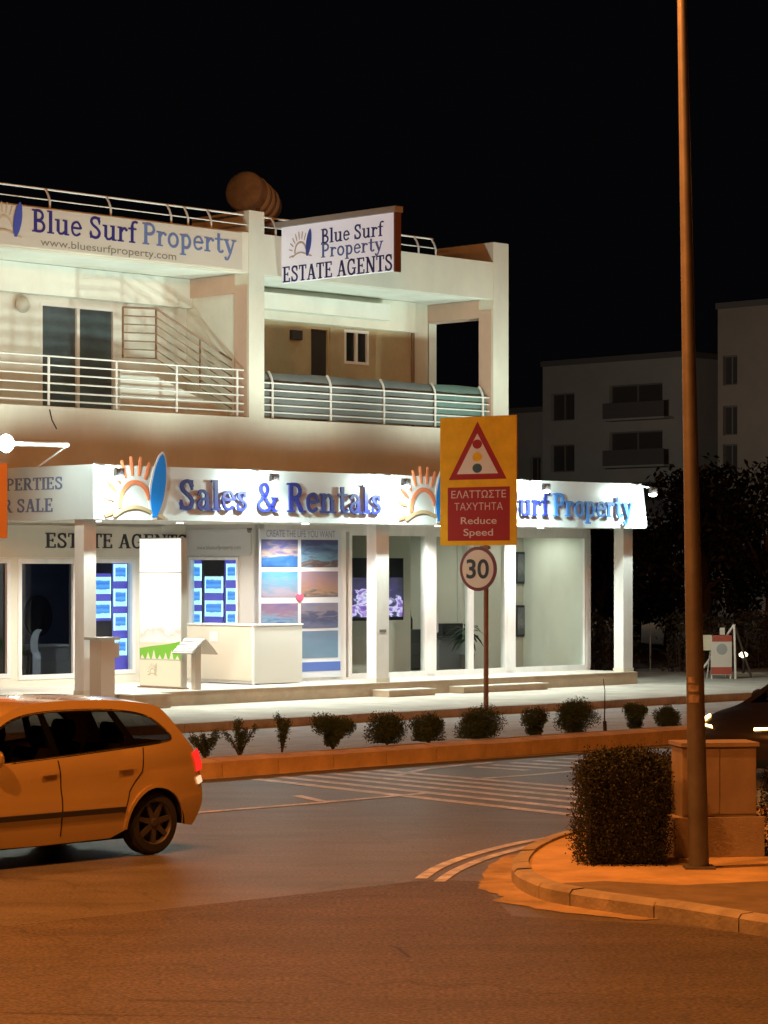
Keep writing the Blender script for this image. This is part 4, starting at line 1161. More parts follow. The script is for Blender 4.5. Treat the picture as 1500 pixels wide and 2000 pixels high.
def street_lamp(name, label, bx_, by_, h, lean, arm, watts, group='street lamps', r0=.088, r1=.026, stickers=False, color=SODIUM):
    t = Thing(name, label, 'street lamp', (bx_, by_, .1), WLD, group=group)
    top = Vector((bx_ + lean[0], by_ + lean[1], h))
    n = 14
    pts = [Vector((bx_, by_, .1)).lerp(top, i / n) for i in range(n + 1)]
    t.part('pole', MB().tube(pts, [r0 + (r1 - r0) * i / n for i in range(n + 1)], 20), galv, smooth=60)
    t.part('base_plate', MB().box(bx_ - .13, bx_ + .13, by_ - .13, by_ + .13, .10, .135), galv)
    a = Vector((arm[0], arm[1], 0))
    hd = top + a + Vector((0, 0, .35))
    ap = [top + Vector((0, 0, -.05)), top + a * .15 + Vector((0, 0, .2)), top + a * .5 + Vector((0, 0, .33)), hd]
    t.part('arm', MB().tube(ap, .028, 10), galv, smooth=60)
    dirn = a.normalized(); per = Vector((-dirn.y, dirn.x, 0))
    mb = MB()
    for s_, w_, z0, z1 in ((0, .05, -.05, .05), (.15, .12, -.06, .09), (.45, .15, -.06, .10), (.65, .10, -.05, .07), (.72, .03, -.02, .03)):
        c_ = hd + dirn * s_
        for p in (c_ - per * w_ + Vector((0, 0, z0)), c_ + per * w_ + Vector((0, 0, z0)), c_ + per * w_ * .7 + Vector((0, 0, z1)), c_ - per * w_ * .7 + Vector((0, 0, z1))):
            mb.v.append(tuple(p))
    for i in range(4):
        for k in range(4):
            mb.f.append((i * 4 + k, i * 4 + (k + 1) % 4, i * 4 + 4 + (k + 1) % 4, i * 4 + 4 + k))
    mb.f += [(0, 1, 2, 3), (16, 17, 18, 19)]
    t.part('lamp_head', mb, grey_m, smooth=40)
    c_ = hd + dirn * .4
    t.part('lamp_bowl', MB().lathe([(.02, -.12), (.10, -.09), (.12, -.062)], tuple(c_), 'z', 14), M('sodium_bowl', (.9, .5, .2), .4, emit=SODIUM, estr=30), smooth=50)
    lamp('sodium_lamp', 'POINT', tuple(c_ + Vector((0, 0, -.16))), color, watts, .10, parent=t.o, frame=WLD)
    if stickers:
        for y, hgt, wa in ((1333, .05, .55), (1350, .055, .85), (1372, .07, .9)):
            z = 2.68 + (1113 - y) * 22.461 / 5100
            f_ = (z - .1) / (h - .1)
            c_ = Vector((bx_, by_, .1)).lerp(top, f_); rr = r0 + (r1 - r0) * f_ + .002
            m2 = MB()
            for i in range(9):
                an = R(215 + (i / 8) * 80 * wa)
                for zq in (z, z + hgt):
                    m2.v.append((c_.x + rr * math.cos(an), c_.y + rr * math.sin(an), zq))
            m2.f = [(2 * i, 2 * i + 2, 2 * i + 3, 2 * i + 1) for i in range(8)]
            t.part('sticker', m2, M('sticker', (.34, .28, .26), .7, vary=.5, scale=25))
    return t
LX, LY = (2.709, 22.461)
street_lamp('street_lamp', 'tall leaning galvanised lamp post beside the square hedge, with stickers on it', LX, LY, 9.8, (-.19, 0), (-2.3, -.9), SODIUM_W * .66, stickers=True)
street_lamp('street_lamp', 'street lamp on the planting strip beyond the left edge of the picture', -7.9, 28.1, 9.6, (0, 0), (1.0, -1.0), SODIUM_W * .42)
street_lamp('street_lamp', 'street lamp on the near side of the road, left of the viewer', -8.5, 12.0, 9.6, (0, 0), (1.6, 1.2), SODIUM_W * .95)
street_lamp('street_lamp', 'street lamp on the planting strip beyond the right edge of the picture', 9.6, 45.6, 9.6, (0, 0), (.9, -.9), SODIUM_W * .22)
street_lamp('street_lamp', 'unseen street lamp added behind the shop building to light the apartment blocks', 3.0, 122.0, 9.6, (0, 0), (1.0, 1.0), 3800, color=(1.0, .90, .76))  # hidden lamp, added only to lift the far blocks out of the dark

# utility cabinet on a concrete plinth
UC_ = Thing('utility_cabinet', 'brown-grey utility cabinet on a concrete plinth behind the lamp post', 'cabinet', (3.05, 23.3, .115), WLD)
CF = Frame((3.0, 23.35, 0), R(8))
UC_.o.matrix_world = CF.m @ Matrix.Translation((0, 0, .115)); UC_.base = (0, 0, .115)
cabm = M('cabinet_grp', (.34, .28, .22), .65, vary=.2, scale=2.5, bump=.1)
UC_.part('plinth', MB().box(-.42, .40, -.05, .45, .10, .47), M('plinth_concrete', (.40, .34, .27), .85, vary=.2, scale=3, bump=.3))
UC_.part('body', MB().box(-.34, .34, 0, .40, .47, 1.10), cabm)
UC_.part('door', MB().box(-.33, -.004, -.014, -.001, .50, 1.08), cabm)
UC_.part('door', MB().box(.004, .33, -.014, -.001, .50, 1.08), cabm)
UC_.part('lid', MB().box(-.36, .36, -.03, .42, 1.10, 1.135), cabm)

# leafy masses -------------------------------------------------------
def leaves(mb, pts, size, rnd):
    for p in pts:
        n = Vector((rnd.gauss(0, 1), rnd.gauss(0, 1), rnd.gauss(0, .8) + .4)).normalized()
        a = n.orthogonal().normalized(); a = Matrix.Rotation(rnd.uniform(0, 6.28), 3, n) @ a
        b_ = n.cross(a)
        s_ = size * rnd.uniform(.6, 1.3)
        c_ = Vector(p)
        mb.add([c_ - a * s_, c_ + b_ * s_ * .45, c_ + a * s_, c_ - b_ * s_ * .45], [(0, 1, 2, 3)])
def leaf_mat(name, c):
    m = M(name, c, .6, vary=.55, scale=14)
    return m
hedge_m = leaf_mat('hedge_leaf', (.022, .028, .012))
shrub_m = leaf_mat('shrub_leaf', (.045, .085, .032))
bark = M('bark', (.08, .055, .035), .9)
rnd = random.Random(3)
def box_points(x0, x1, y0, y1, z0, z1, n, jit=.03):
    out = []
    for _ in range(n):
        f = rnd.random()
        x, y, z = rnd.uniform(x0, x1), rnd.uniform(y0, y1), rnd.uniform(z0, z1)
        side_ = rnd.choice('xXyYzzZi')
        if side_ == 'x': x = x0
        if side_ == 'X': x = x1
        if side_ == 'y' : y = y0
        if side_ == 'Y': y = y1
        if side_ in 'zZ': z = z1
        ca_, cb_ = (x - (x0 + x1) / 2) / ((x1 - x0) / 2), (y - (y0 + y1) / 2) / ((y1 - y0) / 2)
        cz_ = max(0, (z - z0) / (z1 - z0))
        q_ = (abs(ca_) ** 5 + abs(cb_) ** 5 + cz_ ** 7) ** .2
        if q_ > 1:
            x = (x0 + x1) / 2 + ca_ / q_ * (x1 - x0) / 2; y = (y0 + y1) / 2 + cb_ / q_ * (y1 - y0) / 2; z = z0 + cz_ / q_ ** .6 * (z1 - z0)
        lump = .035 * math.sin(x * 9 + y * 5) + .03 * math.sin(z * 11 + x * 4)
        out.append((x + rnd.gauss(0, jit) + lump * .5, y + rnd.gauss(0, jit), max(.12, z + rnd.gauss(0, jit) + (lump if z > z1 - .05 else 0))))
    return out
h_ = Thing('clipped_hedge', 'square clipped dark hedge on the corner pavement left of the lamp post', 'hedge', (2.07, 22.9, .115), WLD)
mb = MB()
leaves(mb, box_points(1.73, 2.46, 22.62, 23.35, .13, 1.0, 26000, .04), .0135, rnd)
leaves(mb, [(rnd.uniform(1.75, 2.35), rnd.uniform(22.7, 23.2), 1.0 + abs(rnd.gauss(0, .05))) for _ in range(700)], .0135, rnd)
h_.part('foliage', mb, hedge_m)
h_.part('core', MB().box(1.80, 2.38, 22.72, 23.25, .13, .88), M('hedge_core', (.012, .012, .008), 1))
st_m = MB()
for x, y in ((1.9, 22.9), (2.2, 23.0), (2.05, 22.85)):
    st_m.tube([(x, y, .1), (x, y, .9)], .015, 6)
h_.part('stem', st_m, bark)
tw = MB(); twl = []
for x, hh in ((1.87, 1.10), (1.93, 1.14), (1.98, 1.07), (2.28, 1.09), (2.33, 1.13)):
    tw.tube([(x, 22.9, .95), (x + .01, 22.9, hh)], .004, 5)
    twl += [(x + rnd.gauss(0, .008), 22.9 + rnd.gauss(0, .01), hh - rnd.uniform(0, .09)) for _ in range(12)]
leaves(tw, twl, .016, rnd)
h_.part('twigs', tw, hedge_m)
h2 = Thing('clipped_hedge', 'lower dark hedge filling the gap beside the utility cabinet', 'hedge', (2.7, 24.0, .115), WLD)
mb = MB(); leaves(mb, box_points(2.1, 2.75, 23.6, 24.5, .13, .92, 9000, .025), .014, rnd)
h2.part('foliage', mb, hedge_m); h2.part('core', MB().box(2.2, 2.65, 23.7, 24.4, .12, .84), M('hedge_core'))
h3 = Thing('clipped_hedge', 'dark hedge just right of the utility cabinet at the picture edge', 'hedge', (3.8, 23.5, .115), WLD)
mb = MB(); leaves(mb, box_points(3.45, 4.3, 23.3, 24.1, .13, .88, 9000, .025), .014, rnd)
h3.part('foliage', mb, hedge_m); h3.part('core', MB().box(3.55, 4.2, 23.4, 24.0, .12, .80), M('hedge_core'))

# shrubs of the planting strip
def shrub(x, y, wpx, hpx, label, kind):
    sx, sy = x
    t = Thing('shrub', label, 'shrub', (sx, sy, .13), WLD, group='shrubs along the planting strip')
    w, h = wpx * 1.15, hpx
    mb = MB()
    rs = random.Random(int(sx * 1000))
    pts = []
    n = max(900, min(15000, int(13000 * (w * h / .25) ** .8)))
    if kind == 'round':
        blobs = [(rs.gauss(0, w * .17), rs.gauss(0, w * .17), h * rs.uniform(.12, .8), w * rs.uniform(.2, .3)) for _ in range(20)]
    elif kind == 'vase':
        blobs = [(rs.gauss(0, w * .2), rs.gauss(0, w * .2), h * rs.uniform(.5, .85), w * rs.uniform(.18, .28)) for _ in range(12)] + [(rs.gauss(0, w * .08), 0, h * rs.uniform(.15, .45), w * .19) for _ in range(7)]
    else:
        blobs = [(rs.gauss(0, w * .25), rs.gauss(0, w * .15), h * rs.uniform(.35, .95), w * rs.uniform(.13, .24)) for _ in range(7)]
        n //= 2
    if kind == 'thin':
        blobs = [(rs.uniform(-.5, .5) * w, rs.gauss(0, w * .2), h * rs.uniform(.6, 1.05), .05) for _ in range(9)]
        for _ in range(n // 2):
            bx_, by_, bz_, br = rs.choice(blobs)
            f_ = rs.random() ** .6
            pts.append((sx + bx_ * f_ + rs.gauss(0, .022), sy + by_ * f_ + rs.gauss(0, .022), .13 + max(.03, bz_ * f_ ** .8 + rs.gauss(0, .025))))
        n = 0
    for _ in range(n):
        bx_, by_, bz_, br = rs.choice(blobs)
        v = Vector((rs.gauss(0, 1), rs.gauss(0, 1), rs.gauss(0, .9))).normalized() * br * rs.uniform(.3, 1.0)
        pts.append((sx + bx_ + v.x, sy + by_ + v.y, .13 + max(.02, bz_ + v.z)))
    leaves(mb, pts, .015, rs)
    t.part('foliage', mb, shrub_m)
    sm_ = MB()
    for _ in range(6):
        bx_, by_, bz_, br = rs.choice(blobs)
        sm_.tube([(sx, sy, .1), (sx + bx_ * .5, sy + by_ * .5, .13 + bz_ * .6), (sx + bx_, sy + by_, .13 + bz_)], [.014, .01, .005], 5)
    t.part('stems', sm_, bark)
SH = [
 ((-2.418, 35.436), .42, .40, 'scraggy shrub beside the tail light of the orange-lit car', 'thin'),
 ((-1.992, 36.025), .40, .47, 'thin forked shrub with pale blossoms, second from the orange-lit car', 'thin'),
 ((-1.442, 36.946), .22, .50, 'narrow upright sapling shrub, third from the orange-lit car', 'thin'),
 ((-0.735, 37.478), .55, .46, 'vase-shaped shrub, fourth from the orange-lit car', 'vase'),
 ((0.053, 38.25), .62, .44, 'broad rounded shrub, fifth from the orange-lit car', 'round'),
 ((0.67, 38.821), .50, .40, 'rounded shrub just left of the traffic sign post', 'round'),
 ((1.43, 39.409), .66, .45, 'wide rounded shrub at the foot of the traffic sign post', 'round'),
 ((2.322, 40.015), .44, .42, 'vase-shaped shrub right of the traffic sign post', 'vase'),
 ((2.964, 40.641), .60, .52, 'largest round shrub on the right half of the planting strip', 'round'),
 ((4.013, 41.683), .42, .42, 'vase-shaped shrub, second from the lamp post', 'vase'),
 ((4.593, 42.362), .44, .38, 'rounded shrub nearest the lamp post', 'round')]
for p, w, h, lab, kd in SH: shrub(p, None, w, h, lab, kd)
sp = Thing('sapling_stake', 'thin bare sapling stem standing up between two shrubs near the lamp post', 'sapling', (3.453, 40.768, .13), WLD)
sx, sy = (3.453, 40.768)
sp.part('stem', MB().tube([(sx, sy, .1), (sx - .01, sy, .35), (sx - .005, sy, .8), (sx - .03, sy, .98)], [.02, .012, .008, .005], 6), bark)
sp.part('sleeve', MB().tube([(sx, sy, .12), (sx - .008, sy, .32)], .03, 8), dark_m)

# ================================================================== CARS
def pip(x, y, poly):
    c = False; j = len(poly) - 1
    for i in range(len(poly)):
        xi, yi = poly[i]; xj, yj = poly[j]
        if (yi > y) != (yj > y) and x < (xj - xi) * (y - yi) / (yj - yi) + xi: c = not c
        j = i
    return c
def make_car(name, label, frame, paint, lights=False, tail=True):
    t = Thing(name, label, 'car', (0, 0, 0), frame)
    L = 4.12; AX = (.82, 3.45); WR = .30
    def S(x, z):
        w = .85
        w -= .20 * max(0, (.9 - x) / .9) ** 2.2
        w -= .12 * max(0, (x - 3.2) / .9) ** 2.0
        w -= .020 * math.exp(-((z - .70) / .09) ** 2)
        if z < .55: w -= .06 * ((.55 - z) / .4) ** 1.6
        zb = .86 + .05 * (x - 1.2)
        if z > .66: w -= .035 * min(1, (z - .66) / (zb - .66 + .01)) ** 2
        if z > zb: w -= .26 * ((z - zb) / .6) ** 1.15
        return w
    top = cat_curve([(.06, .30), (.01, .46), (.03, .60), (.14, .70), (.55, .83), (1.02, .93), (1.42, 1.16), (1.80, 1.37), (2.15, 1.455), (2.6, 1.475), (3.15, 1.455), (3.55, 1.405), (3.70, 1.33), (3.90, 1.08), (4.02, .92), (4.09, .74), (4.11, .56), (4.10, .42), (4.02, .28)], 4)
    def archpts(cx, r, n=16): return [(cx + r * math.cos(a), .27 + r * math.sin(a)) for a in [math.pi * i / n for i in range(n + 1)]]
    bot = [(3.98, .24)] + archpts(AX[1], .365) + [(2.9, .20), (2.1, .19), (1.35, .20)] + archpts(AX[0], .365) + [(.16, .24)]
    outer = top + bot
    dlo = cat_curve([(1.30, .935), (1.52, 1.12), (1.80, 1.29), (2.1, 1.365), (2.55, 1.385), (3.05, 1.37), (3.42, 1.31), (3.62, 1.19), (3.70, 1.085), (3.55, 1.055)], 4) + [(3.0, 1.02), (2.4, .985), (1.8, .955)]
    verts = [Vector(p) for p in outer]; edges = [(i, (i + 1) % len(outer)) for i in range(len(outer))]
    n0 = len(verts)
    verts += [Vector(p) for p in dlo]; edges += [(n0 + i, n0 + (i + 1) % len(dlo)) for i in range(len(dlo))]
    for i in range(60):
        for k in range(16):
            x = .05 + i * .07; z = .22 + k * .08
            if pip(x, z, outer) and not pip(x, z, dlo):
                if min(math.hypot(x - q[0], z - q[1]) for q in outer + dlo) > .03:
                    verts.append(Vector((x, z)))
    r_ = delaunay_2d_cdt(verts, edges, [], 0, 1e-5)
    V2, F2 = r_[0], r_[2]
    body = MB()
    for sg_ in (1, -1):
        body.add([(v.x, -sg_ * S(v.x, v.y), v.y) for v in V2],
                 [f for f in F2 if pip(sum(V2[i].x for i in f) / 3, sum(V2[i].y for i in f) / 3, outer) and not pip(sum(V2[i].x for i in f) / 3, sum(V2[i].y for i in f) / 3, dlo)])
    # skin across the car
    def row(p, n=10):
        x, z = p; w = S(x, z)
        cr_ = .035 if z > .8 else .02
        bulge = (-.09 if x < .4 else (.05 if x > 3.6 else 0))
        return [(x + bulge * (1 - (k / n * 2 - 1) ** 2), (k / n * 2 - 1) * w, z + cr_ * (1 - (k / n * 2 - 1) ** 2) * (1 if z > .7 else .3)) for k in range(n + 1)]
    rows = [row(p) for p in top]
    ws_, rw_ = MB(), MB()
    for i in range(len(rows) - 1):
        xm = (top[i][0] + top[i + 1][0]) / 2; zm = (top[i][1] + top[i + 1][1]) / 2
        tgt = body
        for k in range(10):
            q = [rows[i][k], rows[i + 1][k], rows[i + 1][k + 1], rows[i][k + 1]]
            tgt = body
            if 1.06 < xm < 1.80 and 1 <= k <= 8: tgt = ws_
            if 3.66 < xm < 3.96 and zm > .98 and 1 <= k <= 8: tgt = rw_
            tgt.add(q, [(0, 1, 2, 3)])
    me = body
    bo_ = t.part('body', me, paint)
    bm = bmesh.new(); bm.from_mesh(bo_.data); bmesh.ops.remove_doubles(bm, verts=bm.verts, dist=.0005)
    bmesh.ops.recalc_face_normals(bm, faces=bm.faces); bm.to_mesh(bo_.data); bm.free()
    for p in bo_.data.polygons: p.use_smooth = True
    bo_.data.set_sharp_from_angle(angle=R(32))
    t.part('windscreen', ws_, glass_car, smooth=60); t.part('rear_window', rw_, glass_car, smooth=60)
    gask = M('window_rubber', (.012, .012, .012), .8, spec=.1)
    for sg_ in (1, -1):
        # glass
        gv = [Vector(p) for p in dlo] + [Vector((1.4 + i * .1, .96 + k * .07)) for i in range(24) for k in range(7) if pip(1.4 + i * .1, .96 + k * .07, dlo)]
        rr = delaunay_2d_cdt(gv, [(i, (i + 1) % len(dlo)) for i in range(len(dlo))], [], 0, 1e-5)
        gm = MB().add([(v.x, -sg_ * (S(v.x, v.y) - .012), v.y) for v in rr[0]], [f for f in rr[2] if pip(sum(rr[0][i].x for i in f) / 3, sum(rr[0][i].y for i in f) / 3, dlo)])
        wd = t.part('side_window', gm, glass_car, smooth=60)
        def surf_strip(pts, w, off, thick=.004):
            den = []
            for (ax0, az0), (ax1, az1) in zip(pts, pts[1:]):
                ns = max(1, int(math.hypot(ax1 - ax0, az1 - az0) / .04))
                den += [(ax0 + (ax1 - ax0) * i / ns, az0 + (az1 - az0) * i / ns) for i in range(ns)]
            den.append(pts[-1])
            if not isinstance(w, (list, tuple)): pts = den
            m_ = MB(); r2 = MB().ribbon(pts, w, lambda a, b_, h: (a, b_, h), 0, thick)
            m_.add([(a, -sg_ * (S(a, b_) + off + h), b_) for a, b_, h in r2.v], r2.f)
            return m_
        t.part('window_seal', surf_strip(dlo + [dlo[0]], .022, -.004), gask, wd)
        for a, b_ in (((2.28, .975), (2.22, 1.375)), ((3.22, 1.03), (3.02, 1.37))):
            t.part('door_pillar', surf_strip([a, ((a[0] + b_[0]) / 2, (a[1] + b_[1]) / 2), b_], .075, -.004), M('pillar_black', (.004, .004, .004), 1.0, spec=0.0), wd)
        t.part('rub_strip', surf_strip([(1.24 + i * .18, .46 + .0 * i) for i in range(11)], .05, .004, .016), M('trim_dark', (.03, .028, .026), .6))
        t.part('door_seam', surf_strip([(2.30, .26), (2.30, .6), (2.28, .95)], .009, .002, .003), gask)
        t.part('door_seam', surf_strip([(1.22, .30), (1.20, .6), (1.28, .92)], .009, .002, .003), gask)
        t.part('door_seam', surf_strip([(3.04, .42), (3.10, .62), (3.26, .80), (3.30, 1.02)], .009, .002, .003), gask)
        for hx_ in (2.08, 2.98):
            t.part('door_handle', surf_strip([(hx_, .835), (hx_ + .17, .845)], .026, .008, .016), paint)
        my = S(1.42, .95)
        t.part('mirror', MB().lathe([(.02, 0), (.09, .015), (.105, .06), (.08, .13), (.02, .16)], (1.42, -sg_ * (my + .10), 1.0), 'x', 14), paint, smooth=50)
        t.part('mirror_stalk', MB().tube([(1.47, -sg_ * (my - .02), .95), (1.47, -sg_ * (my + .08), .98)], .025), gask)
        tl = t.part('tail_light', surf_strip(cat_curve([(4.0, .95), (4.035, .87), (4.065, .76)]), .09, .004, .012), M('tail_red' if tail else 'tail_off', (.45, .02, .015), .25, emit=((1, .03, .02) if tail else None), estr=.9))
        t.part('reversing_lens', surf_strip([(4.06, .70), (4.08, .64)], .07, .004, .012), M('tail_white', (.7, .6, .5), .3, emit=((1, .75, .5) if tail else None), estr=.8), tl)
        hl = surf_strip(cat_curve([(.10, .64), (.24, .70), (.44, .75)]), .13, .004, .012)
        fx = MB().add([(x - .01, -sg_ * abs(y), z) for x, y, z in [(.03, .33, .57), (.01, .36, .70), (.09, .58, .71), (.10, .60, .58)]], [(0, 1, 2, 3)])
        hl.add(fx.v, fx.f)
        t.part('headlight', hl, M('headlight_lit', (.8, .7, .5), .2, emit=(1, .55, .16), estr=22) if lights else M('headlight_off', (.5, .5, .5), .15))
        # wheel arch liner and wheels
        for axx in AX:
            ln = MB(); n = 18
            for i in range(n + 1):
                a = math.pi * i / n
                for yy in (.80, .50):
                    ln.v.append((axx + .37 * math.cos(a), -sg_ * yy, .27 + .37 * math.sin(a)))
            ln.f = [(2 * i, 2 * i + 2, 2 * i + 3, 2 * i + 1) for i in range(n)]
            t.part('arch_liner', ln, M('liner', (.008, .008, .008), .9))
            lip = []
            for i in range(17):
                a = math.pi * i / 16
                lip.append((axx + .385 * math.cos(a), .27 + .385 * math.sin(a)))
            t.part('arch_lip', surf_strip(lip, .035, .001, .012), paint)
            o_ = -sg_
            yc = o_ * .80
            tyre = t.part('wheel', MB().lathe([(.19, o_ * -.19), (.27, o_ * -.18), (.30, o_ * -.15), (.305, o_ * -.09), (.30, o_ * -.03), (.27, o_ * .0), (.205, o_ * .005), (.2, o_ * -.02)], (axx, yc, .305), 'y', 32, cap=False), M('tyre_rubber', (.018, .017, .016), .8, bump=.2, bscale=50), smooth=40)
            rim = MB().lathe([(.203, o_ * .0), (.19, o_ * -.02), (.185, o_ * -.09), (.03, o_ * -.10)], (axx, yc, .305), 'y', 32, cap=False)
            t.part('rim', rim, M('rim_dark', (.10, .095, .09), .45, metal=.5), tyre, smooth=30)
            spk = MB()
            for k in range(7):
                a = 2 * math.pi * k / 7 + .2
                ca, sa = math.cos(a), math.sin(a)
                def q_(r__, w__, h__): return (axx + ca * r__ - sa * w__, yc + o_ * h__, .305 + sa * r__ + ca * w__)
                spk.add([q_(.03, -.03, -.015), q_(.03, .03, -.015), q_(.195, .02, -.012), q_(.195, -.02, -.012), q_(.03, -.03, -.05), q_(.03, .03, -.05), q_(.195, .02, -.05), q_(.195, -.02, -.05)],
                        [(0, 1, 2, 3), (0, 4, 5, 1), (1, 5, 6, 2), (3, 2, 6, 7), (0, 3, 7, 4)])
            spk.lathe([(.045, o_ * -.05), (.045, o_ * -.008), (.03, o_ * .0)], (axx, yc, .305), 'y', 14)
            t.part('spokes', spk, M('rim_silver', (.08, .07, .065), .5, metal=.4), tyre)
    t.part('underbody', MB().box(.35, 3.85, -.62, .62, .16, .34), M('liner'))
    t.part('cabin_floor', MB().box(1.0, 3.7, -.7, .7, .34, .42), M('cabin_dark', (.025, .022, .02), .9))
    t.part('dashboard', MB().box(1.05, 1.5, -.68, .68, .42, .92), M('cabin_dark'))
    for sx_, sy_ in ((2.25, -.36), (2.25, .36), (3.1, -.36), (3.1, .36)):
        st_ = t.part('seat', MB().prism([(sx_ - .45, .45), (sx_ + .05, .45), (sx_ + .2, 1.02), (sx_ + .08, 1.05), (sx_ - .08, .60), (sx_ - .45, .62)], lambda a, b_, h: (a, sy_ + h, b_), -.25, .25), M('seat_cloth', (.05, .042, .036), .9))
        t.part('headrest', MB().prism(arc(sx_ + .19, 1.14, .05, .10, 0, 360, 12)[:-1], lambda a, b_, h: (a, sy_ + h, b_), -.13, .13), M('seat_cloth'), st_)
    t.part('steering_wheel', MB().tube([(1.72 + .06 * math.cos(a), -.36 + .18 * math.sin(a), .93 + .17 * math.cos(a)) for a in [2 * math.pi * i / 16 for i in range(17)]], .014, 6), gask)
    t.part('grille', MB().box(-.035, .0, -.35, .35, .42, .54), gask)
    t.part('number_plate', MB().box(4.125, 4.175, -.26, .26, .60, .71), M('plate_white', (.6, .55, .4), .4))
    t.part('rear_bumper_trim', MB().box(4.12, 4.165, -.55, .55, .42, .47), M('trim_dark'))
    return t
silver = M('silver_beige_paint', (.64, .46, .18), .26, metal=.35, coat=1.0, vary=.03, scale=2)
dkpaint = M('dark_paint', (.030, .026, .028), .3, metal=.1, coat=.7)
# rear wheel contact point of the passing car; the side y=-.8 faces the viewer
th = R(46)
wx, wy = (-2.151, 24.539)
ca, sa = math.cos(th), math.sin(th)
ox = wx - (3.45 * ca + .8 * sa); oy = wy - (3.45 * sa - .8 * ca)
make_car('passing_car', 'pale hatchback glowing orange under the street lamps, driving out at the left', Frame((ox, oy, 0), th), silver)
th = R(40)
ca, sa = math.cos(th), math.sin(th)
# far headlight corner of the dark car
wx, wy = 4.132, 33.5
ox = wx - (.1 * ca - .55 * sa); oy = wy - (.1 * sa + .55 * ca)
dc = make_car('dark_car', 'dark car with lit orange headlights half hidden by the lamp post at right', Frame((ox, oy, 0), th), dkpaint, lights=True, tail=False)

# ================================================================== RIGHT BACKGROUND
ab = Thing('pavement_board', 'white and red advertising board with a small side plate on the far pavement', 'board', (11.099, 0.064, .15))
ABF = Frame((*(7.839, 60.577), 0), R(8))
ab.o.matrix_world = ABF.m @ Matrix.Translation((0, 0, .15)); ab.base = (0, 0, .15)
ka = 84.19
ax_ = lambda x: (x - 1410) / ka
az = lambda y: .15 + (1326 - y) / ka
redb = M('board_red', (.42, .10, .07), .5)
bdw = M('board_white', (.66, .68, .62), .5)
ab.part('panel', MB().box(ax_(1388), ax_(1430), 0, .03, az(1318), az(1241)), bdw)
ab.part('header', MB().box(ax_(1390), ax_(1430), -.006, -.001, az(1253), az(1241)), redb)
ab.part('footer', MB().box(ax_(1388), ax_(1430), -.006, -.001, az(1317), az(1303)), redb)
ab.part('emblem', MB().lathe([(.13, 0), (.13, -.004)], (ax_(1410), -.002, az(1268)), 'y', 20), M('emblem_grey', (.35, .40, .42), .5))
ab.part('side_plate', MB().box(ax_(1372), ax_(1388.5), .002, .02, az(1270), az(1240)), M('side_plate', (.66, .66, .50), .5))
ab.part('top_tag', MB().box(ax_(1406), ax_(1416), .005, .02, az(1240), az(1226)), bdw)
for x in (1390, 1428):
    ab.part('leg', MB().box(ax_(x) - .015, ax_(x) + .015, .03, .05, .14, az(1300)), white_m)
    ab.part('back_leg', MB().tube([(ax_(x), .04, az(1250)), (ax_(x), .45, .15)], .015), white_m)
tr_ = Thing('tube_frame', 'white tubular tripod frame standing right of the advertising board', 'frame', (*(11.1, -0.332), .15))
TF = ABF
tr_.o.matrix_world = ABF.m @ Matrix.Translation((0, 0, .15)); tr_.base = (0, 0, .15)
apx = (ax_(1436), .05, az(1220))
for p, m_ in (((ax_(1437.5), .0, .15), white_m), ((ax_(1372), .6, .15), white_m), ((ax_(1482), .5, .15), galv)):
    tr_.part('leg', MB().tube([apx, p], .028, 8), m_, smooth=50)
bl = Thing('bollard_light', 'small lit bollard lamp beyond the tripod frame at the right', 'lamp', (*(9.498, 69.0), .15), WLD)
bxx, byy = 8.809, 64
bl.o.location = (bxx, byy, .15); bl.base = (bxx, byy, .15)
bl.part('post', MB().tube([(bxx, byy, .1), (bxx, byy, .6)], .03), dark_m)
bl.part('globe', MB().lathe([(.03, -.07), (.10, -.03), (.11, .02), (.05, .07)], (bxx, byy, 0.597), 'z', 14), M('globe_lit', (.9, .85, .6), .4, emit=(1, .85, .5), estr=5), smooth=50)
bl.part('neck', MB().tube([(bxx, byy, .58), (bxx, byy, 0.597 - .05)], .02), dark_m)
mpz = (6.678, 65.497)
single('marker_pole', MB().tube([(mpz[0], mpz[1], .12), (mpz[0], mpz[1], 1.344)], .022, 8), M('pole_pale', (.45, .45, .38), .6), 'thin pale pole standing before the dark scrub right of the canopy', 'pole', (mpz[0], mpz[1], .15), WLD)

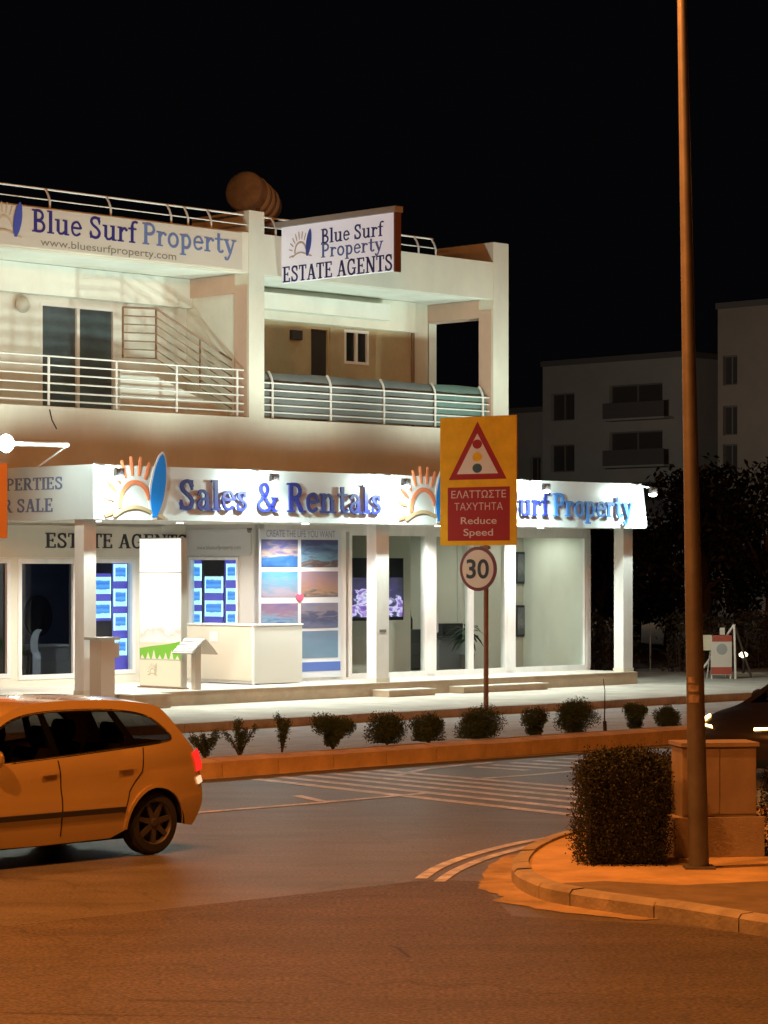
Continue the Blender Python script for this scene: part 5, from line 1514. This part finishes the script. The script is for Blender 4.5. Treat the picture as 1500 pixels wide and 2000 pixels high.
# dark apartment blocks far behind
def block(name, label, U0, dA, dB, H, dep, wins, mat_, Hz=None):
    """facade faces left along the street (plane u=U0) between depths dA (near) and dB (far)"""
    t = Thing(name, label, 'building', (U0, (dA + dB) / 2, 0), group='apartment blocks far behind')
    m_ = MB()
    us_ = sorted({dA, dB, *[w[0] for w in wins], *[w[1] for w in wins]})
    for a, e in zip(us_, us_[1:]):
        zs = sorted([(w[2], w[3]) for w in wins if w[0] <= a + 1e-6 and w[1] >= e - 1e-6]); z = 0
        for lo, hi in zs:
            if lo > z: m_.box(U0, U0 + .3, a, e, z, lo)
            z = hi
        if z < H: m_.box(U0, U0 + .3, a, e, z, H)
    t.part('facade', m_, mat_)
    t.part('side_wall', MB().box(U0 + .3, U0 + dep, dA, dA + .3, 0, H), mat_)
    t.part('side_wall', MB().box(U0 + .3, U0 + dep, dB - .3, dB, 0, H), mat_)
    t.part('roof', MB().box(U0 - .1, U0 + dep, dA - .1, dB + .1, H, H + .35), M('roof_dark', (.16, .15, .14), .8))
    gm = M('night_pane', (.075, .07, .068), .4)
    fr_ = M('night_frame', (.22, .2, .18), .7)
    for a, e, z0, z1 in wins:
        w_ = t.part('window', MB().box(U0 + .22, U0 + .28, a, e, z0, z0 + .08).box(U0 + .22, U0 + .28, a, e, z1 - .08, z1).box(U0 + .22, U0 + .28, (a + e) / 2 - .05, (a + e) / 2 + .05, z0 + .08, z1 - .08), fr_)
        t.part('pane', MB().box(U0 + .29, U0 + .3, a, e, z0, z1), gm, w_)
        if e - a > 2:
            bc = t.part('balcony', MB().box(U0 - 1.0, U0 - .001, a - .9, e - .3, z0 - .12, z0), mat_)
            t.part('balustrade', MB().box(U0 - 1.0, U0 - .94, a - .9, e - .3, z0, z0 + .95), M('balustrade', (.13, .12, .115), .7), bc)
    return t
blk = M('far_render', (.42, .41, .38), .9, vary=.12, scale=.3)
blk2 = M('far_render_warm', (.40, .34, .28), .9, vary=.12, scale=.3)
AU = 85.957
block('apartment_block', 'dim grey flat-roofed apartment block with balconies behind the lamp post', AU, 60.68, 71.86, 15.417, 12,
      [(62.244, 66.418, z, z + 2.1) for z in (11.86, 8.997, 5.9, 2.9)] +
      [(69.232, 71.176, z, z + 1.7) for z in (11.977, 8.782, 6.0)], blk)
BU = 83.364
block('apartment_block', 'taller warm-grey apartment tower at the right edge behind the trees', BU, 50.356, 56.065, 17.742, 12,
      [(54.664, 55.695, z, z + 1.7) for z in (13.325, 10.435, 8.224)], blk2)
CU = 89.755
block('apartment_block', 'lower grey apartment block half hidden behind the yellow traffic sign', CU, 74.781, 79.725, 12.913, 12,
      [(75.399, 76.332, 8.2, 10.0)], blk)
DU = 93.69
block('apartment_block', 'narrow grey link block between the balconied block and the tower', DU, 63.809, 66.659, 16.042, 8,
      [(64.131, 64.616, z, z + 1.5) for z in (13.56, 10.663)], blk)

# trees and scrub beyond the pavement
tleaf = leaf_mat('night_leaf', (.016, .020, .012))
def tree(x, y, h, w, label, n=5200, seed=1):
    rs = random.Random(seed)
    t = Thing('tree', label, 'tree', (x, y, 0), WLD, group='dark trees behind the pavement')
    tm = MB().tube([(x, y, -.1), (x + .1, y, h * .3), (x, y + .1, h * .55)], [.2, .15, .09], 8)
    blobs = []
    for _ in range(16):
        a = rs.uniform(0, 6.28); r_ = w * .5 * math.sqrt(rs.random()) * .8
        z = h * rs.uniform(.28, .88)
        blobs.append((x + r_ * math.cos(a), y + r_ * math.sin(a), z, w * rs.uniform(.14, .24)))
        tm.tube([(x, y, h * .35), (x + r_ * math.cos(a), y + r_ * math.sin(a), z)], [.07, .02], 5)
    t.part('trunk', tm, bark)
    mb = MB(); pts = []
    for _ in range(n):
        bx_, by_, bz_, br = rs.choice(blobs)
        v = Vector((rs.gauss(0, 1), rs.gauss(0, 1), rs.gauss(0, .8))).normalized() * br * rs.uniform(.4, 1.1)
        pts.append((bx_ + v.x, by_ + v.y, max(.3, bz_ + v.z)))
    leaves(mb, pts, .11, rs)
    t.part('crown', mb, tleaf)
for i, (xp, Y, ytop, w, lab) in enumerate([
    (1305, 82, 985, 3.6, 'low dark tree just right of the canopy end'),
    (1375, 78, 905, 4.0, 'dark round tree directly behind the upper lamp post'),
    (1440, 84, 885, 4.6, 'broad dark tree right of the lamp post below the tower'),
    (1500, 76, 842, 4.2, 'tallest dark tree at the right edge'),
    (1240, 90, 1010, 3.8, 'dark tree seen under the canopy end beside the last pillar'),
    (1170, 88, 1030, 3.6, 'dark tree seen through the gap between glazing and end pillar')]):
    X = (xp - 750) / 5100 * Y
    tree(X, Y, 2.68 + (1113 - ytop) * Y / 5100, w, lab, 4200, 20 + i)
# scrub hedge along the plot boundary
def scrub(u0, u1, d, label, seed):
    rs = random.Random(seed)
    t = Thing('scrub_hedge', label, 'hedge', ((u0 + u1) / 2, d, .1), group='boundary scrub')
    mb = MB(); pts = []
    for _ in range(4500):
        u = rs.uniform(u0, u1); z = 1.35 * rs.random() ** .8 * (1 + .12 * math.sin(u * 2.3))
        pts.append((u, d + rs.gauss(0, .25), .15 + z))
    leaves(mb, pts, .06, rs)
    t.part('foliage', mb, leaf_mat('scrub_leaf', (.07, .065, .04)))
    sm_ = MB()
    for _ in range(60):
        u = rs.uniform(u0, u1); dd = d + rs.gauss(0, .2)
        sm_.tube([(u, dd, .1), (u + rs.gauss(0, .1), dd, .15 + rs.uniform(.6, 1.4))], .012, 4)
    t.part('stems', sm_, bark)
scrub(8.6, 13.5, 4.9, 'dark scrub hedge beside the end pillar of the canopy', 5)
scrub(13.6, 19, 3.6, 'dark scrub hedge behind the tripod frame and advertising board', 6)
yd = single('yard_ground', MB().box(8.0, 60, 5.6, 60, -.05, .17), soil, kind='structure')
